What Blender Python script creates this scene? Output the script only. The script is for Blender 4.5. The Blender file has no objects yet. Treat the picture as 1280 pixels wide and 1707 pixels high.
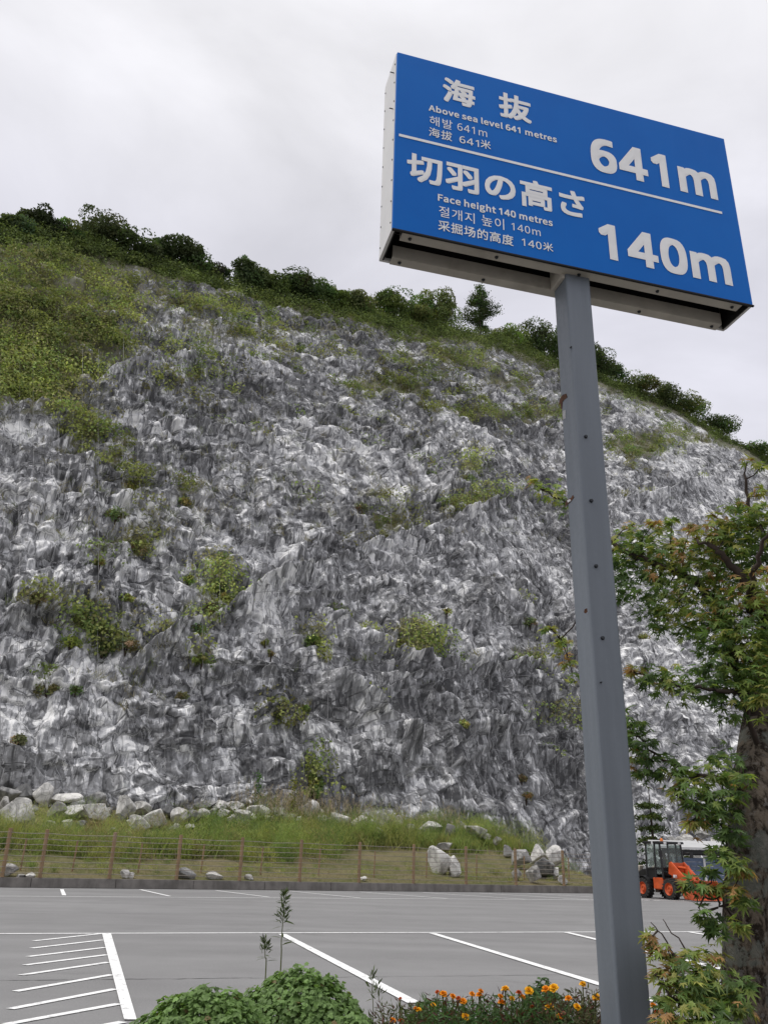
import bpy, math, random
import numpy as np
from mathutils import Matrix, Vector

sc = bpy.context.scene
C = sc.collection
# ------------------------------------------------------------------ camera
PW, PH = 1280.0, 1707.0
FPX, PITCH, ROLL, CH = 1399.3, .3959986, .02827, 1.15
_f = np.array([0, math.cos(PITCH), math.sin(PITCH)])
_u = np.array([0, -math.sin(PITCH), math.cos(PITCH)])
_x = np.array([1.0, 0, 0])
CX = math.cos(ROLL) * _x + math.sin(ROLL) * _u
CU = math.cos(ROLL) * _u - math.sin(ROLL) * _x
CF = _f
CP = np.array([0, 0, CH])
cam = bpy.data.cameras.new('Camera')
camo = bpy.data.objects.new('Camera', cam)
C.objects.link(camo)
cam.sensor_fit = 'HORIZONTAL'
cam.sensor_width = 36.0
cam.lens = FPX / PW * 36.0
cam.clip_start = 0.05
cam.clip_end = 3000.0
M = Matrix.Identity(4)
for i in range(3):
    M[i][0] = CX[i]; M[i][1] = CU[i]; M[i][2] = -CF[i]; M[i][3] = CP[i]
camo.matrix_world = M
sc.camera = camo

# ------------------------------------------------------------------ sky, sun, exposure
SUN_EL, SUN_AZ = math.radians(60), math.radians(-105)     # azimuth measured from +Y towards +X
w = bpy.data.worlds.new('World'); sc.world = w; w.use_nodes = True
nt = w.node_tree; nd = nt.nodes; lk = nt.links
bg = nd['Background']; bg.inputs['Strength'].default_value = 0.1
sky = nd.new('ShaderNodeTexSky'); sky.sky_type = 'NISHITA'; sky.sun_disc = False
sky.sun_elevation = SUN_EL; sky.sun_rotation = SUN_AZ; sky.dust_density = 4.0
tc = nd.new('ShaderNodeTexCoord')
sx = nd.new('ShaderNodeSeparateXYZ'); lk.new(tc.outputs['Generated'], sx.inputs[0])
# overcast brightness by elevation: dull band towards the horizon, thin bright cloud overhead
rp = nd.new('ShaderNodeValToRGB'); lk.new(sx.outputs['Z'], rp.inputs[0])
cr = rp.color_ramp; cr.interpolation = 'EASE'
cr.elements[0].position = 0.0; cr.elements[0].color = (.60, .60, .635, 1)
cr.elements[1].position = 1.0; cr.elements[1].color = (1.55, 1.55, 1.56, 1)
el = cr.elements.new(.55); el.color = (.595, .592, .655, 1)
el = cr.elements.new(.80); el.color = (.68, .675, .70, 1)
mp = nd.new('ShaderNodeMapping'); lk.new(tc.outputs['Generated'], mp.inputs[0]); mp.inputs['Scale'].default_value = (1.0, 1.0, 2.2)
nz = nd.new('ShaderNodeTexNoise'); lk.new(mp.outputs[0], nz.inputs[0])
nz.inputs['Scale'].default_value = 2.6; nz.inputs['Detail'].default_value = 6.0; nz.inputs['Roughness'].default_value = .52; nz.inputs['Distortion'].default_value = .5
mr = nd.new('ShaderNodeMapRange'); lk.new(nz.outputs['Fac'], mr.inputs[0])
mr.inputs[1].default_value = .32; mr.inputs[2].default_value = .68; mr.inputs[3].default_value = 8.9; mr.inputs[4].default_value = 11.8
vm = nd.new('ShaderNodeVectorMath'); vm.operation = 'SCALE'; lk.new(rp.outputs[0], vm.inputs[0]); lk.new(mr.outputs[0], vm.inputs['Scale'])
mx = nd.new('ShaderNodeMix'); mx.data_type = 'RGBA'; mx.inputs[0].default_value = .95
lk.new(sky.outputs[0], mx.inputs['A']); lk.new(vm.outputs[0], mx.inputs['B'])
lk.new(mx.outputs['Result'], bg.inputs['Color'])
sun = bpy.data.lights.new('Sun', 'SUN'); sun.energy = 1.5; sun.angle = math.radians(18); sun.color = (1.0, .97, .93)
suno = bpy.data.objects.new('Sun', sun); C.objects.link(suno)
sd = Vector((math.sin(SUN_AZ) * math.cos(SUN_EL), math.cos(SUN_AZ) * math.cos(SUN_EL), math.sin(SUN_EL)))
suno.rotation_euler = sd.to_track_quat('Z', 'Y').to_euler()
vs = sc.view_settings
vs.view_transform = 'Standard'; vs.look = 'None'; vs.exposure = 0.3; vs.gamma = 1.0; vs.use_curve_mapping = False
sc.cycles.use_denoising = True
sc.cycles.max_bounces = 6
sc.cycles.diffuse_bounces = 3
sc.cycles.transparent_max_bounces = 4

# ------------------------------------------------------------------ geometry helpers
def ray(px, py):
    return CF + CX * ((px - PW / 2) / FPX) - CU * ((py - PH / 2) / FPX)

def at(px, py, z=0.0):
    """Point on the level z that shows at this place of the photograph."""
    d = ray(px, py)
    return CP + d * ((z - CH) / d[2])

def pt(px, py, dist):
    """Point at a horizontal distance from the camera's foot."""
    d = ray(px, py)
    return CP + d * (dist / math.hypot(d[0], d[1]))

def project(P):
    Q = np.asarray(P) - CP
    d = Q @ CF
    return PW / 2 + FPX * (Q @ CX) / d, PH / 2 - FPX * (Q @ CU) / d

def tag(o, label=None, cat=None, group=None, kind=None):
    if label: o['label'] = label
    if cat: o['category'] = cat
    if group: o['group'] = group
    if kind: o['kind'] = kind
    return o

def empty(name, loc, rz=0.0):
    o = bpy.data.objects.new(name, None); C.objects.link(o)
    o.location = [float(v) for v in loc]; o.rotation_euler = (0, 0, rz); o.empty_display_size = .1
    return o

def npmesh(name, V, F, mats, parent=None, tint=None, smooth=False, attrs=None, uv=None, mi=None, loc=None):
    """One mesh object from arrays; F is (n, k) or a list of such arrays."""
    if not isinstance(F, list): F = [F]
    V = np.asarray(V, dtype=np.float32)
    me = bpy.data.meshes.new(name)
    me.vertices.add(len(V)); me.vertices.foreach_set('co', V.ravel())
    loops = np.concatenate([f.ravel() for f in F]).astype(np.int32)
    tot = np.concatenate([np.full(len(f), f.shape[1], dtype=np.int32) for f in F])
    st = np.concatenate([[0], np.cumsum(tot)[:-1]]).astype(np.int32)
    me.loops.add(len(loops)); me.loops.foreach_set('vertex_index', loops)
    me.polygons.add(len(tot)); me.polygons.foreach_set('loop_start', st); me.polygons.foreach_set('loop_total', tot)
    me.polygons.foreach_set('use_smooth', np.full(len(tot), smooth, dtype=bool))
    if not isinstance(mats, (list, tuple)): mats = [mats]
    for m in mats: me.materials.append(m)
    if mi is not None: me.polygons.foreach_set('material_index', np.asarray(mi, dtype=np.int32))
    if tint is not None:
        a = me.attributes.new('tint', 'FLOAT_COLOR', 'POINT')
        t = np.ones((len(V), 4), dtype=np.float32); t[:, :3] = tint
        a.data.foreach_set('color', t.ravel())
    for k, v in (attrs or {}).items():
        a = me.attributes.new(k, 'FLOAT', 'POINT'); a.data.foreach_set('value', np.asarray(v, dtype=np.float32))
    if uv is not None:
        l = me.uv_layers.new(name='UVMap'); l.data.foreach_set('uv', np.asarray(uv, dtype=np.float32)[loops].ravel())
    me.update(calc_edges=True)
    o = bpy.data.objects.new(name, me); C.objects.link(o)
    if parent is not None: o.parent = parent
    if loc is not None: o.location = [float(v) for v in loc]
    return o

class MB:
    """Collects boxes, tubes, prisms and turned shapes; build() makes them ONE mesh object."""
    def __init__(s): s.v = []; s.f = []; s.m = []
    def add(s, V, F, m=0):
        o = len(s.v); s.v += [tuple(map(float, p)) for p in V]
        s.f += [tuple(i + o for i in f) for f in F]; s.m += [m] * len(F)
    def box(s, c, d, m=0, R=None, taper=1.0):
        P = np.array([[x, y, z] for z in (-.5, .5) for y in (-.5, .5) for x in (-.5, .5)], float)
        P[4:, :2] *= taper
        P = P * np.array(d)
        if R is not None: P = P @ np.asarray(R).T
        s.add(P + np.array(c), [(0, 2, 3, 1), (4, 5, 7, 6), (0, 1, 5, 4), (2, 6, 7, 3), (0, 4, 6, 2), (1, 3, 7, 5)], m)
    def prism(s, poly, a0, a1, axis=1, m=0):
        """poly: 2-D outline in the two axes other than `axis`, drawn out from a0 to a1."""
        n = len(poly); ax = [i for i in range(3) if i != axis]; P = []
        for a in (a0, a1):
            for q in poly:
                p = [0, 0, 0]; p[ax[0]] = q[0]; p[ax[1]] = q[1]; p[axis] = a; P.append(p)
        F = [tuple(range(n))[::-1], tuple(range(n, 2 * n))] + [(i, (i + 1) % n, n + (i + 1) % n, n + i) for i in range(n)]
        s.add(P, F, m)
    def tube(s, pts, r, n=8, m=0, cap=True):
        V, F = tube(pts, r, n)
        s.add(V, [tuple(f) for f in F], m)
        if cap:
            k = len(s.v) - len(V); L = len(pts)
            s.f += [tuple(k + i for i in range(n))[::-1], tuple(k + (L - 1) * n + i for i in range(n))]; s.m += [m, m]
    def lathe(s, prof, c, axis=(0, 0, 1), n=24, m=0):
        """prof: (radius, height) pairs round an axis."""
        a = Vector(axis).normalized(); q = a.to_track_quat('Z', 'Y').to_matrix(); P = []
        for r, h in prof:
            for i in range(n):
                t = 2 * math.pi * i / n
                P.append(np.array(q @ Vector((r * math.cos(t), r * math.sin(t), h))) + np.array(c))
        F = [(j * n + i, j * n + (i + 1) % n, (j + 1) * n + (i + 1) % n, (j + 1) * n + i) for j in range(len(prof) - 1) for i in range(n)]
        s.add(P, F, m)
    def build(s, name, mats, parent=None, bevel=0.0, smooth=False, segs=2):
        me = bpy.data.meshes.new(name); me.from_pydata(s.v, [], s.f)
        if not isinstance(mats, (list, tuple)): mats = [mats]
        for q in mats: me.materials.append(q)
        me.polygons.foreach_set('material_index', s.m)
        if smooth: me.polygons.foreach_set('use_smooth', [True] * len(s.f))
        me.update()
        o = bpy.data.objects.new(name, me); C.objects.link(o)
        if parent is not None: o.parent = parent
        if bevel:
            b = o.modifiers.new('bevel', 'BEVEL'); b.width = bevel; b.segments = segs; b.limit_method = 'ANGLE'
        return o

def tube(pts, r, n=8):
    P = np.array(pts, float); L = len(P)
    r = np.full(L, r, float) if np.isscalar(r) else np.array(r, float)
    T = np.gradient(P, axis=0); T /= np.linalg.norm(T, axis=1)[:, None] + 1e-12
    ref = np.array([0, 0, 1.0]) if abs(T[0][2]) < .9 else np.array([1.0, 0, 0])
    V = []
    a = np.cross(T[0], ref); a /= np.linalg.norm(a)
    for i in range(L):
        a = a - T[i] * (a @ T[i]); a /= np.linalg.norm(a) + 1e-12
        b = np.cross(T[i], a)
        for k in range(n):
            t = 2 * math.pi * k / n
            V.append(P[i] + r[i] * (math.cos(t) * a + math.sin(t) * b))
    F = [(j * n + k, j * n + (k + 1) % n, (j + 1) * n + (k + 1) % n, (j + 1) * n + k) for j in range(L - 1) for k in range(n)]
    return np.array(V), np.array(F)

def spline(pts, n):
    """Catmull-Rom through control points (any width of row)."""
    P = np.array(pts, float); P = np.vstack([2 * P[0] - P[1], P, 2 * P[-1] - P[-2]])
    out = []
    for i in range(1, len(P) - 2):
        for t in np.linspace(0, 1, n, endpoint=False):
            a, b, c, d = P[i - 1], P[i], P[i + 1], P[i + 2]
            out.append(.5 * (2 * b + (c - a) * t + (2 * a - 5 * b + 4 * c - d) * t * t + (3 * b - a - 3 * c + d) * t ** 3))
    out.append(P[-2]); return np.array(out)

# noise on arrays
def h2(ix, iy, k):
    x = (ix.astype(np.int64) * 374761393 + iy.astype(np.int64) * 668265263 + k * 1442695041) & 0xffffffff
    x = ((x ^ (x >> 13)) * 1274126177) & 0xffffffff
    x = ((x ^ (x >> 15)) * 2246822519) & 0xffffffff
    return ((x ^ (x >> 16)) & 0xffffff) / float(0x1000000)

def vnoise(x, y, k):
    ix = np.floor(x); iy = np.floor(y); fx = x - ix; fy = y - iy
    fx = fx * fx * fx * (fx * (fx * 6 - 15) + 10); fy = fy * fy * fy * (fy * (fy * 6 - 15) + 10)
    a = h2(ix, iy, k); b = h2(ix + 1, iy, k); c = h2(ix, iy + 1, k); d = h2(ix + 1, iy + 1, k)
    return (a + (b - a) * fx) * (1 - fy) + (c + (d - c) * fx) * fy

def fbm(x, y, k, o=4):
    s = 0; a = .5; t = 0
    for i in range(o):
        s = s + a * vnoise(x * 2 ** i + 17.3 * i, y * 2 ** i - 9.1 * i, k + i); t += a; a *= .5
    return s / t

def worley(x, y, k):
    ix = np.floor(x); iy = np.floor(y)
    f1 = np.full(x.shape, 9.0); f2 = np.full(x.shape, 9.0)
    cx = np.zeros_like(x); cy = np.zeros_like(x); dx = np.zeros_like(x); dy = np.zeros_like(x)
    for oy in (-1, 0, 1):
        for ox in (-1, 0, 1):
            jx = ix + ox; jy = iy + oy
            qx = x - (jx + .1 + .8 * h2(jx, jy, k)); qy = y - (jy + .1 + .8 * h2(jx, jy, k + 1))
            d = qx * qx + qy * qy
            near = d < f1
            f2 = np.where(near, f1, np.minimum(f2, d))
            f1 = np.where(near, d, f1)
            cx = np.where(near, jx, cx); cy = np.where(near, jy, cy); dx = np.where(near, qx, dx); dy = np.where(near, qy, dy)
    return np.sqrt(f1), np.sqrt(f2), cx, cy, dx, dy

def blocks(x, y, k):
    """Rectangular joint blocks: staggered courses, broken up by wider columns."""
    y = y + 3.7 * h2(np.floor(x / 3.3 + .3 * np.sin(y * .6)), x * 0, k)
    row = np.floor(y); fy = y - row
    x = x * (.75 + .5 * h2(row, row * 0, k + 1)) + 9 * h2(row, row * 0 + 1, k + 2)
    col = np.floor(x); fx = x - col
    half = h2(col, row, k + 3) < .35; cut = .3 + .4 * h2(col, row, k + 4)      # some blocks are split in two
    up = half & (fy > cut)
    e = np.minimum(np.minimum(fx, 1 - fx), np.minimum(fy, 1 - fy))
    return e, col + 1000 * up, row, fx - .5, np.where(half, np.where(up, fy - (1 + cut) / 2, fy - cut / 2), fy - .5)

def smooth(x, a, b):
    t = np.clip((x - a) / (b - a), 0, 1); return t * t * (3 - 2 * t)

def unit(v): return v / (np.linalg.norm(v, axis=-1, keepdims=True) + 1e-12)

def frames(n, rng, up=None):
    """Random frames (columns x, y, z) whose z is n."""
    n = unit(n)
    r = unit(rng.normal(size=n.shape)) if up is None else up
    x = unit(np.cross(r, n)); y = np.cross(n, x)
    return np.stack([x, y, n], axis=2)

def instances(T, tris, pos, R, scale, col):
    """Copies of a leaf template as one set of arrays."""
    k = len(T); n = len(pos)
    scale = np.broadcast_to(np.asarray(scale, float), (n,))
    V = pos[:, None, :] + scale[:, None, None] * np.einsum('nij,kj->nki', R, T)
    F = (np.arange(n) * k)[:, None, None] + tris[None]
    return V.reshape(-1, 3), F.reshape(-1, tris.shape[1]), np.repeat(col, k, axis=0)

LEAF_T = np.array([[0, 0, 0], [.32, .45, .10], [0, 1, -.08], [-.32, .45, .10]]); LEAF_F = np.array([[0, 1, 2, 3]])

def fan_leaf(pts, drop=0.0, fold=0.0):
    """Outline (angle from +y in degrees, radius) to a fan of triangles round a centre."""
    V = [(0, 0, 0)]
    for a, r in pts:
        a = math.radians(a); x, y = r * math.sin(a), r * math.cos(a)
        V.append((x, y, -drop * r * r + fold * abs(x)))
    n = len(pts)
    return np.array(V, float), np.array([(0, i + 1, i + 2) for i in range(n - 1)] + [(0, n, 1)])
# a palmate maple leaf with seven pointed lobes
_m = [(-180, .10)]
for a, r in ((-125, .42), (-82, .72), (-40, .95), (0, 1.08), (40, .95), (82, .72), (125, .42)):
    _m += [(a - 11, r * .55), (a, r), (a + 11, r * .55)]
    if a < 125: _m += [(a + 21, .30 + .04 * math.cos(math.radians(a)))]
MAPLE_T, MAPLE_F = fan_leaf(_m, .28, .10)
# a blunt toothed leaf for the mounds
MUM_T, MUM_F = fan_leaf([(-178, .25), (-120, .55), (-100, .40), (-62, .78), (-48, .55), (-20, .82), (0, 1.0), (20, .82), (48, .55), (62, .78), (100, .40), (120, .55), (178, .25)], .35, .18)
# ------------------------------------------------------------------ materials
class NB:
    def __init__(s, name):
        s.m = bpy.data.materials.new(name); s.m.use_nodes = True
        s.t = s.m.node_tree; s.n = s.t.nodes; s.b = s.n['Principled BSDF']; s.out = s.n['Material Output']
        s.b.inputs['Specular IOR Level'].default_value = .3
    def node(s, kind, **kw):
        n = s.n.new(kind)
        for k, v in kw.items():
            if k in n.inputs.keys(): s.set(n.inputs[k], v)
            else: setattr(n, k, v)
        return n
    def set(s, sock, v):
        if hasattr(v, 'is_output'): s.t.links.new(v, sock)
        elif hasattr(sock.default_value, '__len__') and np.isscalar(v): sock.default_value = [v] * len(sock.default_value)
        elif hasattr(sock.default_value, '__len__') and len(v) == 3 and len(sock.default_value) == 4: sock.default_value = (*v, 1)
        else: sock.default_value = v
    def coord(s, kind='Object', scale=(1, 1, 1), rot=(0, 0, 0)):
        t = s.node('ShaderNodeTexCoord'); m = s.node('ShaderNodeMapping'); s.set(m.inputs['Vector'], t.outputs[kind])
        m.inputs['Scale'].default_value = scale; m.inputs['Rotation'].default_value = rot
        return m.outputs[0]
    def noise(s, vec, scale=1, detail=4, rough=.5, dist=0.0):
        n = s.node('ShaderNodeTexNoise', Vector=vec, Scale=scale, Detail=detail, Roughness=rough, Distortion=dist); return n.outputs['Fac']
    def vor(s, vec, scale=1, feature='DISTANCE_TO_EDGE', out='Distance', rand=1.0):
        n = s.n.new('ShaderNodeTexVoronoi'); n.feature = feature
        if out == 'Color': n.distance = 'CHEBYCHEV'
        s.set(n.inputs['Vector'], vec); n.inputs['Scale'].default_value = scale; n.inputs['Randomness'].default_value = rand
        return n.outputs[out]
    def rng(s, v, a, b, c=0.0, d=1.0, kind='SMOOTHSTEP'):
        n = s.node('ShaderNodeMapRange', interpolation_type=kind); s.set(n.inputs[0], v)
        for i, q in enumerate((a, b, c, d)): n.inputs[i + 1].default_value = q
        return n.outputs[0]
    def math(s, op, a, b=0.0, clamp=False):
        n = s.node('ShaderNodeMath', operation=op, use_clamp=clamp); s.set(n.inputs[0], a); s.set(n.inputs[1], b); return n.outputs[0]
    def mix(s, f, a, b, blend='MIX'):
        n = s.n.new('ShaderNodeMix'); n.data_type = 'RGBA'; n.blend_type = blend
        s.set(n.inputs[0], f); s.set(n.inputs['A'], a); s.set(n.inputs['B'], b); return n.outputs['Result']
    def attr(s, name, out='Fac'):
        n = s.n.new('ShaderNodeAttribute'); n.attribute_name = name; return n.outputs[out]
    def bump(s, h, strength=.3, dist=.02, base=None):
        n = s.node('ShaderNodeBump', Height=h, Strength=strength, Distance=dist)
        if base is not None: s.set(n.inputs['Normal'], base)
        return n.outputs[0]
    def done(s, color, rough=.8, normal=None, spec=None, metal=0.0):
        s.set(s.b.inputs['Base Color'], color); s.set(s.b.inputs['Roughness'], rough); s.b.inputs['Metallic'].default_value = metal
        if normal is not None: s.set(s.b.inputs['Normal'], normal)
        if spec is not None: s.b.inputs['Specular IOR Level'].default_value = spec
        return s.m

def paint(name, col, rough=.5, var=.12, scale=6.0, spec=.4, metal=0.0, dirt=None, bump=0.0):
    b = NB(name); v = b.coord()
    n = b.noise(v, scale, 6, .6)
    c = b.mix(b.rng(n, .3, .7), [x * (1 - var) for x in col], [min(1, x * (1 + var)) for x in col])
    if dirt: c = b.mix(b.math('MULTIPLY', b.rng(b.noise(v, scale * .4, 8, .7), .52, .72), dirt[1]), c, dirt[0])
    return b.done(c, b.rng(n, .2, .8, rough - .08, rough + .08), b.bump(n, bump, .01) if bump else None, spec, metal)

def foliage(name, trans=.4, rough=.55, spec=.25, bright=1.0):
    b = NB(name)
    c = b.attr('tint', 'Color')
    n = b.noise(b.coord(), 3.0, 3)
    c = b.mix(1.0, c, b.mix(n, (.75 * bright,) * 3, (1.25 * bright,) * 3), 'MULTIPLY')
    b.done(c, rough, None, spec)
    tr = b.node('ShaderNodeBsdfTranslucent'); b.set(tr.inputs['Color'], b.mix(1.0, c, (1.25, 1.3, .7), 'MULTIPLY'))
    ms = b.node('ShaderNodeMixShader'); ms.inputs[0].default_value = trans
    b.t.links.new(b.b.outputs[0], ms.inputs[1]); b.t.links.new(tr.outputs[0], ms.inputs[2]); b.t.links.new(ms.outputs[0], b.out.inputs[0])
    return b.m

def rock_material():
    b = NB('limestone_face')
    p3 = b.n.new('ShaderNodeUVMap').outputs[0]                 # metres along the face and up its slope
    def mp(sx, sy, rot=0.0, src=None):
        m = b.node('ShaderNodeMapping', Vector=p3 if src is None else src); m.inputs['Scale'].default_value = (sx, sy, 1); m.inputs['Rotation'].default_value = (0, 0, rot); return m.outputs[0]
    wv = b.node('ShaderNodeVectorMath', operation='MULTIPLY_ADD'); b.set(wv.inputs[0], b.node('ShaderNodeTexNoise', Vector=mp(1, 1), Scale=.6, Detail=3.0).outputs['Color']); wv.inputs[1].default_value = (.30, .30, 0); b.set(wv.inputs[2], p3)
    def mw(sx, sy, rot=0.0): return mp(sx, sy, rot, wv.outputs[0])
    tone = b.attr('tone'); dark = b.attr('stain_shade'); veg = b.attr('veg')
    big = b.noise(mp(.10, .07), 1, 4, .55)
    mid = b.noise(mw(1.2, .85, .1), 1, 9, .72)
    streak = b.noise(mw(3.4, .42), 1, 7, .70)
    fine = b.noise(mw(5, 3.2), 1, 7, .80)
    c1 = b.vor(mw(.75, .42, .1), 1, 'F1', 'Color'); c2 = b.vor(mw(1.9, 1.0, -.1), 1, 'F1', 'Color')
    sep = b.node('ShaderNodeSeparateColor', Color=c1).outputs[0]; sep2 = b.node('ShaderNodeSeparateColor', Color=c2).outputs[0]; sep3 = b.node('ShaderNodeSeparateColor', Color=b.vor(mw(4.2, 2.2, .2), 1, 'F1', 'Color')).outputs[0]
    wst = b.rng(b.noise(mp(2.9, .42), 1, 8, .74), .55, .60)
    dst = b.rng(b.noise(mp(1.5, .07), 1, 6, .62), .57, .66)
    s = b.math('MULTIPLY', tone, .42)
    for src, k in ((mid, .72), (streak, .26), (big, .40), (fine, .46), (sep, .30), (sep2, .36), (sep3, .32), (wst, .30)): s = b.math('ADD', s, b.math('MULTIPLY', src, k))
    s = b.math('SUBTRACT', s, b.math('ADD', b.math('MULTIPLY', dark, .30), b.math('MULTIPLY', dst, .20)))  # mask holds rock stains plus the shade painted along the ledges
    r = b.node('ShaderNodeValToRGB'); b.set(r.inputs[0], b.rng(s, 1.32, 2.09, kind='LINEAR'))
    e = r.color_ramp.elements
    e[0].position = .06; e[0].color = (.075, .075, .078, 1); e[1].position = .97; e[1].color = (.82, .815, .80, 1)
    for p, c in ((.20, .14), (.42, .235), (.60, .33), (.74, .54)):
        q = e.new(p); q.color = (c * .99, c * .993, c * 1.012, 1)
    col = r.outputs[0]
    # thin dark joints in the rock
    k1 = b.rng(b.vor(mw(.55, .32, .35), 1), .0, .03, 1, 0)
    k2 = b.rng(b.vor(mw(1.9, .5, -.1), 1), .0, .06, 1, 0)
    k3 = b.rng(b.vor(mp(.09, .42, .05), 1), .0, .018, 1, 0)
    ck = b.math('MAXIMUM', b.math('MAXIMUM', k1, k3), b.math('MULTIPLY', k2, .5))
    ck = b.math('MULTIPLY', ck, b.rng(b.noise(mp(.4, .4), 1, 2), .4, .6, .35, 1))
    col = b.mix(b.math('MULTIPLY', ck, .85), col, (.035, .035, .036))
    # brown soil, dry and green moss where plants hold on
    vg = b.rng(b.math('ADD', veg, b.math('MULTIPLY', b.math('SUBTRACT', b.noise(mp(.5, .7), 1, 7, .75), .5), 1.9)), .56, .72)
    gcol = b.mix(b.rng(b.noise(mp(.5, .4), 1, 4), .35, .65), (.155, .165, .075), (.185, .170, .120))
    col = b.mix(b.math('MULTIPLY', vg, .85), col, gcol)
    hgt = b.math('ADD', b.math('MULTIPLY', b.noise(mw(3, 2.2), 1, 8, .7), 1.0), b.math('MULTIPLY', ck, -.8))
    hgt = b.math('ADD', hgt, b.math('ADD', b.math('MULTIPLY', sep, .6), b.math('MULTIPLY', sep2, .6)))
    nrm = b.bump(hgt, .30, .12)
    return b.done(col, .85, nrm, .2)

def stone_material(name, lo, hi, scale=2.0):
    b = NB(name); v = b.coord()
    oi = b.node('ShaderNodeObjectInfo').outputs['Random']
    n = b.noise(v, scale, 8, .68, .6); st = b.noise(b.coord(scale=(1, 1, .35)), scale * 1.7, 5)
    s = b.math('ADD', b.math('MULTIPLY', n, .9), b.math('MULTIPLY', st, .4))
    s = b.math('ADD', s, b.math('MULTIPLY', b.math('SUBTRACT', oi, .5), .25))
    c = b.mix(b.rng(s, .45, .85), lo, hi)
    ck = b.rng(b.vor(v, scale * .8), 0, .03, 1, 0)
    c = b.mix(b.math('MULTIPLY', ck, .5), c, [x * .35 for x in lo])
    return b.done(c, .85, b.bump(n, .6, .08), .2)

def asphalt_material():
    b = NB('asphalt'); v = b.coord('Object', rot=(0, 0, -.45))
    vs_ = b.coord('Object', scale=(.12, 1.1, 1), rot=(0, 0, -.38))
    big = b.noise(v, .12, 5, .6); band = b.noise(vs_, .9, 3, .5); grit = b.noise(v, 55, 4, .8); patch = b.noise(v, .8, 6, .65)
    s = b.math('ADD', b.math('MULTIPLY', big, .35), b.math('ADD', b.math('MULTIPLY', band, .4), b.math('MULTIPLY', patch, .35)))
    c = b.mix(b.rng(s, .36, .76), (.160, .158, .158), (.232, .230, .229))
    c = b.mix(b.math('MULTIPLY', b.rng(grit, .38, .70), .5), c, (.30, .295, .29))
    c = b.mix(b.math('MULTIPLY', b.rng(b.noise(v, .55, 8, .7, .5), .56, .70), .28), c, (.10, .098, .096))
    sp = b.rng(b.vor(v, 14, 'F1'), .02, .07, 1, 0)
    c = b.mix(b.math('MULTIPLY', sp, .35), c, (.34, .335, .32))
    return b.done(c, .9, b.bump(grit, .4, .01), .25)

def line_material():
    b = NB('road_paint'); v = b.coord()
    n = b.noise(v, 9, 7, .7); f = b.noise(v, 60, 3, .7)
    w_ = b.rng(b.math('ADD', b.math('MULTIPLY', n, .65), b.math('MULTIPLY', f, .35)), .36, .50)
    c = b.mix(w_, (.36, .36, .355), (.80, .80, .79))
    return b.done(c, .75, b.bump(f, .3, .005), .25)

def bank_material():
    b = NB('mown_bank'); v = b.coord()
    n = b.noise(v, .5, 6, .65); m = b.noise(v, 5, 6, .7); f = b.noise(v, 24, 4, .7)
    c = b.mix(b.rng(n, .38, .62), (.105, .115, .042), (.180, .155, .085))
    c = b.mix(b.math('MULTIPLY', b.rng(m, .45, .68), .7), c, (.23, .19, .115))
    c = b.mix(b.math('MULTIPLY', b.rng(f, .5, .75), .4), c, (.045, .050, .020))
    return b.done(c, .95, b.bump(b.math('ADD', m, f), .7, .08), .1)

def concrete_material(name, lo, hi, streak=True):
    b = NB(name); v = b.coord()
    n = b.noise(v, 1.6, 7, .65); s = b.noise(b.coord(scale=(2.2, 2.2, .25)), 1.6, 5, .6); f = b.noise(v, 40, 3)
    k = b.math('ADD', b.math('MULTIPLY', n, .6), b.math('MULTIPLY', s, .4))
    c = b.mix(b.rng(k, .36, .64), lo, hi)
    c = b.mix(b.math('MULTIPLY', f, .25), c, hi)
    return b.done(c, .9, b.bump(f, .3, .01), .2)

def bark_material():
    b = NB('maple_bark'); v = b.coord()
    n = b.noise(b.coord(scale=(1, 1, .6)), 26, 9, .74, .5); p = b.noise(v, 6, 5, .6); f = b.noise(v, 75, 4, .7)
    c = b.mix(b.rng(n, .42, .58), (.042, .032, .024), (.270, .222, .170))
    lich = b.rng(b.math('ADD', p, b.math('MULTIPLY', f, .15)), .58, .64)
    c = b.mix(b.math('MULTIPLY', lich, .7), c, (.27, .29, .25))
    wh = b.rng(b.noise(v, 30, 6, .7), .57, .62)
    c = b.mix(b.math('MULTIPLY', wh, .5), c, (.36, .345, .32))
    return b.done(c, .95, b.bump(b.math('ADD', b.math('MULTIPLY', n, 1.2), b.math('MULTIPLY', f, .4)), .9, .06), .1)

def post_material():
    b = NB('grey_post_paint'); v = b.coord()
    n = b.noise(b.coord(scale=(1, 1, .06)), 9, 5, .6); f = b.noise(v, 50, 4, .6); sp = b.noise(v, 130, 2, .5)
    c = b.mix(b.rng(n, .3, .7), (.134, .153, .176), (.168, .190, .216))
    c = b.mix(b.math('MULTIPLY', b.rng(sp, .72, .80), .5), c, (.06, .055, .05))
    ru = b.rng(b.noise(v, 11, 8, .75), .70, .74)
    c = b.mix(b.math('MULTIPLY', ru, .6), c, (.09, .045, .025))
    return b.done(c, b.rng(f, .3, .7, .42, .55), b.bump(f, .12, .004), .45)

def face_material():
    b = NB('blue_sign_face'); v = b.coord()
    n = b.noise(v, 1.3, 4, .6); f = b.noise(b.coord(scale=(5, 5, .5)), 3, 5, .65)
    c = b.mix(b.rng(n, .3, .7), (.001, .120, .470), (.002, .138, .510))
    c = b.mix(b.math('MULTIPLY', b.rng(f, .5, .75), .06), c, (.04, .17, .42))
    return b.done(c, b.rng(f, .2, .8, .36, .5), None, .12)

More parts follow.
